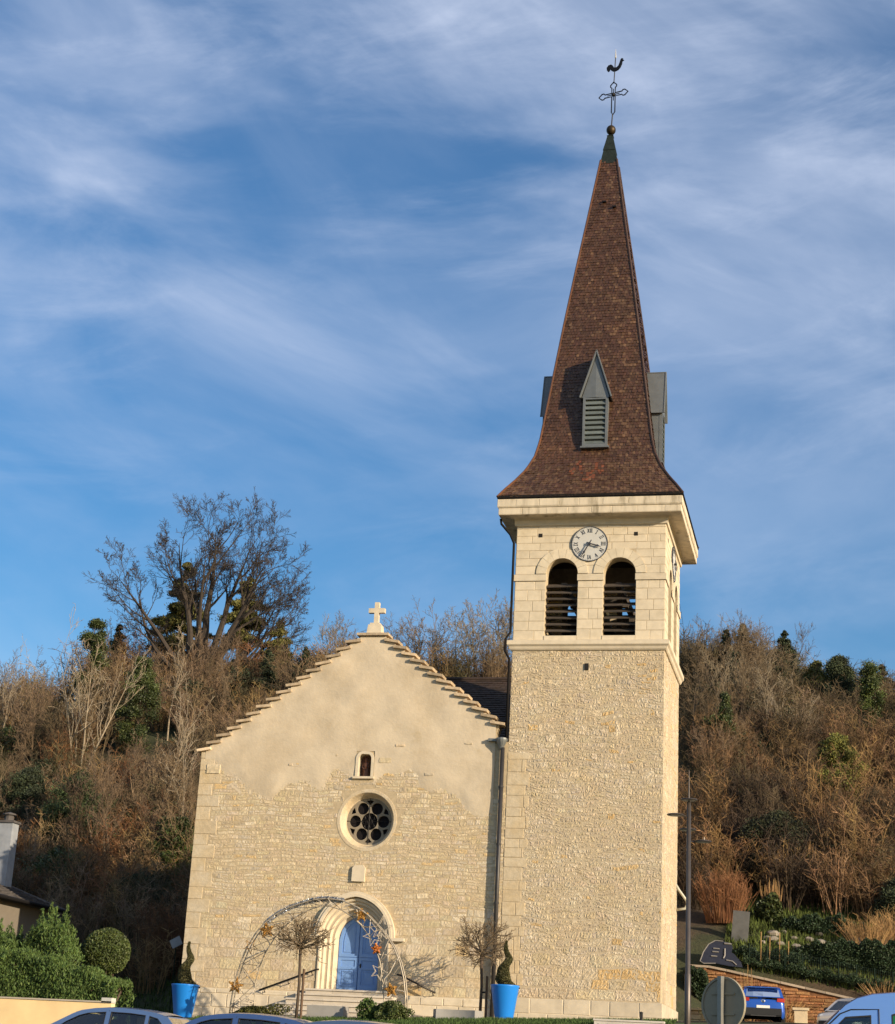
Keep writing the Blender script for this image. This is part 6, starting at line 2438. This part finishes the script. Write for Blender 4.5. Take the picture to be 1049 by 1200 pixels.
plant_tree('pale_a', -36.6, 40.0, 'pale many-stemmed bare tree standing out before the brown wood', 1.06, .4, 'pale_tree')
plant_tree('pale_b', -28.6, 36.0, 'single thin pale bare trunk near the middle of the left wood', 1.0, 1.2, 'pale_tree', lean=.04)
plant_tree('pale_b', -25.6, 31.0, 'thin pale bare trunk closest to the left edge of the church', 1.05, 2.9, 'pale_tree')
plant_tree('pale_a', -45.2, 45.0, 'pale spreading bare tree at the left edge of the wood above the chimney', .72, 2.1, 'pale_tree')
plant_tree('pale_b', -33.4, 47.0, 'thin pale bare trunk just below the great dark bare tree', .95, .7, 'pale_tree')
plant_tree('pale_b', 7.7, 46.0, 'single pale bare trunk in the wood above the lamp mast', .70, 1.9, 'pale_tree')
plant_tree('pale_a', 9.6, 44.0, 'pale many-stemmed bare tree at the top of the open brown slope', .55, 4.1, 'pale_tree')
plant_tree('slim_b', -51.8, 58.0, 'bare grey tree cut by the left picture edge against the sky', .75, 2.0, 'bare_tree')
plant_tree('wide_b', -50.6, 55.0, 'pale leaning bare tree at the far left edge of the wood', .55, .6, 'bare_tree', lean=-.12)
# trees behind the gable and left of the tower
GB = 'bare trees on the crest behind the church'
for (kx, x, y, s, a) in (('slim_a', -27.6, 60, .80, .3), ('slim_c', -25.6, 62, .72, 1.3), ('slim_b', -24.2, 60, .55, 2.2), ('wide_a', -29.5, 58, .62, .9)):
    plant_tree(kx, x, y, 'thin bare tree on the crest just left of the gable cross', s, a, group='thin bare trees left of the gable cross')
for (kx, x, y, s, a) in (('wide_a', -19.5, 60, .80, .3), ('many_a', -18.0, 59, 1.0, 1.3), ('wide_b', -16.3, 61, .78, 2.2), ('slim_c', -14.6, 60, .80, .9), ('many_b', -13.4, 58, 1.1, .2), ('wide_a', -12.2, 61, .85, 2.9), ('slim_b', -21.0, 62, .7, 4), ('many_a', -11.2, 60, 1.05, 5)):
    plant_tree(kx, x, y, 'dense reddish bare tree on the crest between gable and tower', s, a, group='bare trees between gable and tower')
leaf_tree('conifer_tree', 'small dark conifer peeping over the left gable steps, nearer the cross', -26.7, 56, 4.6, spruce, 19040, 0.056, 'conifer_dark', 321, clumps=130, whorl=9, droop=.15)
leaf_tree('conifer_tree', 'small dark conifer peeping over the left gable steps, farther from the cross', -28.9, 54, 4.9, spruce, 19040, 0.056, 'conifer_dark', 322, clumps=130, whorl=9, droop=.15)
# right part of the wood
rr = random.Random(55)
for (kx, x, y, s, a, lab) in (('slim_c', 3.8, 52, .80, .3, 'tall bare tree rising closest to the right side of the tower'),
                              ('slim_a', 6.9, 58, .60, 2.0, 'tall slender bare tree in the middle of the right-hand skyline'),
                              ('slim_a', 7.9, 57, .38, 4.1, 'slender bare tree at the right end of the tall skyline group'),
                              ('wide_b', 15.2, 58, .45, 1.0, 'grey bare tree at the right edge beside the dark conifers')):
    plant_tree(kx, x, y, lab, s, a)
for (kx, x, y, s, a) in (('slim_b', 4.9, 56, .66, .3), ('slim_c', 5.7, 57, .62, 1.3), ('slim_b', 7.4, 56, .64, 2.2), ('wide_a', 6.3, 52, .70, 3.1), ('slim_c', 7.6, 53, .62, .9), ('wide_b', 8.6, 55, .45, .2), ('slim_b', 8.8, 57, .34, 1.1), ('many_a', 5.1, 48, .9, 2), ('many_b', 7.3, 48, .85, 3), ('slim_a', 4.3, 46, .75, 5.0), ('slim_c', 6.0, 47, .66, 2.7), ('wide_a', 3.4, 44, .75, 1.7), ('slim_b', 8.3, 50, .6, 2.2), ('slim_c', 7.0, 50, .65, 4.4)):
    plant_tree(kx, x, y, 'brown bare tree within the dense wood right of the tower', s, a, group='brown bare trees in the wood right of the tower')
leaf_tree('conifer_tree', 'dark conifer tip showing among the bare trees nearest the tower', 4.6, 57, 4.6, spruce, 24480, 0.060, 'conifer_dark', 331, clumps=150, whorl=10, droop=.15)
leaf_tree('conifer_tree', 'dark spruce tip in the left half of the right-hand skyline', 5.6, 60, 4.6, spruce, 27200, 0.060, 'conifer_dark', 332, clumps=150, whorl=10, droop=.15)
leaf_tree('conifer_tree', 'dark conifer with ragged tip at the right end of the bare skyline group', 8.7, 58, 4.2, spruce, 24480, 0.060, 'conifer_dark', 333, clumps=150, whorl=10, droop=.15)
leaf_tree('conifer_tree', 'bushy green conifer standing on the skyline right of the gap', 11.0, 53, 4.5, [(.05, 1.5), (.4, 1.5), (.7, 1.0), (.9, .5), (1, .1)], 48960, 0.056, 'conifer', 334, clumps=55)
leaf_tree('conifer_tree', 'ivy-dark tall conifer just right of the bushy green one', 12.5, 52, 5.0, [(.03, 1.3), (.4, 1.3), (.7, .9), (.9, .45), (1, .1)], 43520, 0.056, 'conifer_dark', 335, clumps=50, hue=(1.3, 1.3, 1.2))
leaf_tree('conifer_tree', 'dark conifer at the right picture edge on the skyline', 15.5, 60, 3.6, spruce, 24480, 0.060, 'conifer_dark', 336, clumps=150, whorl=9, droop=.15)
leaf_tree('conifer_tree', 'tiny distant conifer in the gap of the right-hand skyline', 10.0, 64, 3.0, spruce, 8160, 0.045, 'conifer_dark', 337, clumps=24, whorl=8)
leaf_tree('ivy_tree', 'narrow ivy-clad trunk standing upright in the brown wood right of the tower', 5.5, 41.5, 4.9, [(.02, .38), (.3, .5), (.7, .42), (1, .15)], 19584, 0.053, 'ivy', 338, clumps=40)
leaf_tree('evergreen_bush', 'big rounded green evergreen on the open slope far right', 12.4, 38, 4.3, [(.02, 1.0), (.3, 1.45), (.65, 1.15), (.88, .6), (1, .15)], 65280, 0.053, 'conifer', 339, clumps=70, hue=(1.2, 1.25, 1.0))
leaf_tree('evergreen_bush', 'dark evergreen bush low at the right edge above the rockery', 15.2, 23.5, 2.4, [(.02, .9), (.5, 1.0), (1, .3)], 32640, 0.045, 'conifer_dark', 340, clumps=40)
leaf_tree('ivy_tree', 'greenish ivy-topped tree at the right edge below the dark conifers', 14.4, 50, 5.0, [(.1, .5), (.5, .8), (.85, .6), (1, .2)], 19040, 0.053, 'box_leaf', 341, clumps=36)
leaf_tree('evergreen_bush', 'broad dark bush behind the orange willow and reeds', 9.4, 28.5, 3.4, [(.02, 2.6), (.5, 2.4), (.8, 1.4), (1, .4)], 70720, 0.053, 'conifer_dark', 342, clumps=80, hue=(.9, .8, .7))

ud = random.Random(808)
for (x, y, w, h) in ((-40, 46, 1.6, 2.6), (-46, 50, 1.8, 2.6), (-33, 50, 1.5, 3.0), (-29, 40, 1.3, 2.4), (-27, 33, 1.5, 2.2), (-38, 38, 1.6, 2.4), (-43, 42, 1.4, 2.2), (-24, 38, 1.2, 2.6), (-38, 53, 1.4, 3.4), (-31, 54, 1.3, 3.0), (-26, 45, 1.2, 3.0), (-47, 45, 1.5, 2.4), (-35.5, 35, 1.5, 2.6), (-30, 25, 1.7, 2.6), (-24, 22, 1.6, 2.2), (-40, 35, 1.6, 2.2)):
    leaf_tree('evergreen_bush', 'dark leafy bush half hidden in the brown scrub left of the church', x, y, h, [(.02, w * .8), (.4, w), (.75, w * .7), (1, .2)], 9000, .075, 'ivy' if ud.random() < .5 else 'conifer_dark', ud.randrange(9999), clumps=60, group='dark bushes in the scrub left of the church', cl=.3)
for (x, y, w, h) in ((4.2, 50, 1.2, 3.2), (6.5, 49, 1.2, 3.0), (8.4, 51, 1.0, 2.6), (5.4, 54, 1.1, 3.6), (13.6, 53, 1.1, 2.4), (7.6, 44, .9, 1.8), (4.6, 44, 1.1, 2.6), (9.2, 48, 1.0, 2.0), (6.2, 43, .8, 2.2), (10.2, 33, 1.2, 1.8), (7.0, 34, 1.3, 2.0), (14.5, 44, 1.0, 1.6)):
    leaf_tree('evergreen_bush', 'dark leafy bush half hidden among the bare trunks right of the tower', x, y, h, [(.02, w * .8), (.4, w), (.75, w * .7), (1, .2)], 8000, .075, 'ivy' if ud.random() < .5 else 'conifer_dark', ud.randrange(9999), clumps=60, group='dark bushes among the bare trunks right of the tower', cl=.3)

# brown scrub and saplings that read as one mass
SC = []
for sd in range(7):
    rng = random.Random(500 + sd)
    mb = MB()
    ns = 44
    for i in range(ns):
        a = rng.uniform(0, 2 * PI)
        q = rng.random() ** .6
        h = rng.uniform(1.0, 3.0)
        bx, by = .7 * q * math.cos(a), .7 * q * math.sin(a)
        lx, ly = math.cos(a) * q * rng.uniform(.1, .8) + rng.gauss(0, .2), math.sin(a) * q * rng.uniform(.1, .8) + rng.gauss(0, .2)
        cv = rng.uniform(0, .35)
        path = [Vector((bx + lx * f * (1 + f * cv) + rng.gauss(0, .03), by + ly * f * (1 + f * cv) + rng.gauss(0, .03), -.1 + h * (f - cv * .6 * f * f))) for f in (0, .3, .55, .8, 1)]
        b = rng.uniform(.55, 1.5)
        tn = (b, b * rng.uniform(.9, 1.05), b * rng.uniform(.8, 1.05))
        mb.tube(path, [.019, .016, .013, .010, .007], 3, cap=False, tint=tn)
        for k in range(7):
            j = rng.randrange(1, 4)
            p = path[j].lerp(path[j + 1], rng.random())
            d = Vector((rng.uniform(-1, 1), rng.uniform(-1, 1), rng.uniform(.1, 1.1))) * rng.uniform(.25, .8)
            mid = p + d * .5 + Vector((0, 0, .05))
            mb.tube([p, mid, p + d], [.010, .008, .006], 3, cap=False, tint=tn)
            for _ in range(2):
                e = Vector((rng.uniform(-1, 1), rng.uniform(-1, 1), rng.uniform(-.2, 1))) * .3
                mb.tube([mid, mid + e], [.009, .006], 3, cap=False, tint=tn)
    V = np.array(mb.v, np.float32)
    F = np.array(mb.f, np.int32)
    T = np.array(mb.t, np.float32)
    SC.append((V, F, T))


def thicket(name, spots, m):
    mb = MB()
    r = random.Random(77)
    for (x, y, s, hue) in spots:
        V, F, T = SC[r.randrange(len(SC))]
        a = r.uniform(0, 2 * PI)
        c, sn = math.cos(a), math.sin(a)
        sz = s * r.uniform(.8, 1.25)
        W = np.stack([(V[:, 0] * c - V[:, 1] * sn) * s, (V[:, 0] * sn + V[:, 1] * c) * s, V[:, 2] * sz], 1) + np.array([x, y, gz(x, y)], np.float32)
        mb.add_np(W, F, T * np.array(hue, np.float32))
    return tag(mb.build(name, m, None), kind='stuff')


def spots_in(n, seed, xl, xr, y0, y1, huef, s=(.8, 1.35)):
    r = random.Random(seed)
    out = []
    for i in range(n):
        y = r.uniform(y0, y1)
        f = (y - y0) / (y1 - y0)
        x = r.uniform(xl[0] + (xl[1] - xl[0]) * f, xr[0] + (xr[1] - xr[0]) * f)
        out.append((x, y, r.uniform(*s), huef(x, y, r)))
    return out


def hue_left(x, y, r):
    b = r.uniform(.45, 1.25)
    c = r.random()
    if c < .22:
        return (1.45 * b, 1.35 * b, 1.05 * b)          # straw-pale stems
    if c < .50:
        return (.42 * b, .50 * b, .42 * b)             # dark brambles
    if c < .62:
        return (1.1 * b, .75 * b, .55 * b)
    return (b, b * .98, b)


def hue_right(x, y, r):
    b = r.uniform(.5, 1.2)
    c = r.random()
    if y < 34 and x < 11.5:
        return (.42 * b, .40 * b, .42 * b) if c < .75 else (1.3 * b, 1.1 * b, .8 * b)
    if y < 45:
        if c < .22:
            return (1.45 * b, 1.3 * b, .98 * b)
        if c < .42:
            return (.5 * b, .52 * b, .45 * b)
        return (1.15 * b, .98 * b, .85 * b)
    if c < .45:
        return (.40 * b, .46 * b, .38 * b)
    return (.92 * b, .95 * b, .92 * b)


left = spots_in(260, 1, (-34, -62), (-16.5, -24), 13, 62, hue_left)
left += spots_in(60, 2, (-58, -58), (-22, -22), 56, 66, hue_left, (1.0, 1.7))
right = spots_in(230, 3, (3.5, 1.0), (17, 22), 24, 62, hue_right)
right += spots_in(22, 4, (1.0, 1.0), (9, 9), 56, 66, hue_right, (1.0, 1.5))
right += spots_in(14, 6, (9, 9), (20, 20), 56, 66, hue_right, (.45, .7))
mid = spots_in(60, 5, (-34, -34), (-8, -8), 54, 64, hue_left, (.9, 1.4))
thicket('scrub_thicket', left, 'scrub')
thicket('scrub_thicket', right, 'scrub')
thicket('scrub_thicket', mid, 'scrub')
# saplings standing in the scrub, one mesh of far-off wood on each side
def wood(name, n, seed, xl, xr, y0, y1, kinds, sc):
    """far-off bare wood reading as one mass"""
    r = random.Random(seed)
    mb = MB()
    cache = {}
    for i in range(n):
        y = r.uniform(y0, y1)
        f = (y - y0) / (y1 - y0)
        x = r.uniform(xl[0] + (xl[1] - xl[0]) * f, xr[0] + (xr[1] - xr[0]) * f)
        k = r.choice(kinds)
        if k not in cache:
            tr, cr, _, _ = PROTO[k]
            V, F, b = [], [], 0
            for q in (tr, cr):
                V.append(np.array(q.v, np.float32))
                F.append(np.array([f_ for f_ in q.f if len(f_) == 4], np.int32) + b)
                b += len(q.v)
            cache[k] = (np.concatenate(V), np.concatenate(F))
        V, F = cache[k]
        a, s = r.uniform(0, 6.28), r.uniform(*sc)
        c, sn = math.cos(a), math.sin(a)
        W = np.stack([(V[:, 0] * c - V[:, 1] * sn) * s, (V[:, 0] * sn + V[:, 1] * c) * s, V[:, 2] * s * r.uniform(.9, 1.2)], 1) + np.array([x, y, gz(x, y)], np.float32)
        b = r.uniform(.55, 1.4)
        T = np.ones((len(V), 3), np.float32) * np.array((b, b * r.uniform(.9, 1.02), b * r.uniform(.85, 1.05)), np.float32)
        mb.add_np(W, F, T)
    return tag(mb.build(name, 'twig', None), kind='stuff')


wood('bare_wood', 85, 21, (-34, -60), (-18, -24), 26, 64, ['many_a', 'many_b', 'slim_b', 'slim_c', 'wide_a'], (.42, .85))
wood('bare_wood', 46, 22, (3.0, 1), (10, 9.5), 42, 64, ['slim_a', 'many_b', 'slim_b', 'slim_c'], (.34, .56))
wood('bare_wood', 26, 24, (10, 9.5), (14, 20), 46, 62, ['many_a', 'many_b', 'slim_b', 'slim_c'], (.28, .42))
wood('bare_wood', 14, 23, (3.5, 3), (12, 13), 30, 42, ['many_a', 'many_b'], (.35, .55))
# low grass and brambles on the slopes
for nm, x0, x1, y0, y1, n, hue, sd in (('slope_grass', 7, 17, 17.6, 34, 30000, (1.3, 1.0, .8), 91), ('slope_grass', -36, -15, 9, 32, 26000, (.8, .75, .6), 92)):
    r = np.random.RandomState(sd)
    X, Y = r.uniform(x0, x1, n), r.uniform(y0, y1, n)
    Z = np.array([gz(a, b) for a, b in zip(X, Y)])
    P0 = np.stack([X, Y, Z], 1)
    ln = r.normal(scale=.09, size=(n, 3))
    ln[:, 2] = r.uniform(.08, .4, n)
    wv = r.normal(size=(n, 3)) * .022
    wv[:, 2] = 0
    V = np.stack([P0 - wv, P0 + wv, P0 + ln], 1).reshape(-1, 3)
    T = np.repeat(r.uniform(.5, 1.4, n)[:, None] * np.array([hue]), 3, 0)
    mb = MB()
    mb.add_np(V, np.arange(3 * n).reshape(n, 3), T)
    tag(mb.build(nm, 'grass', None), kind='stuff')
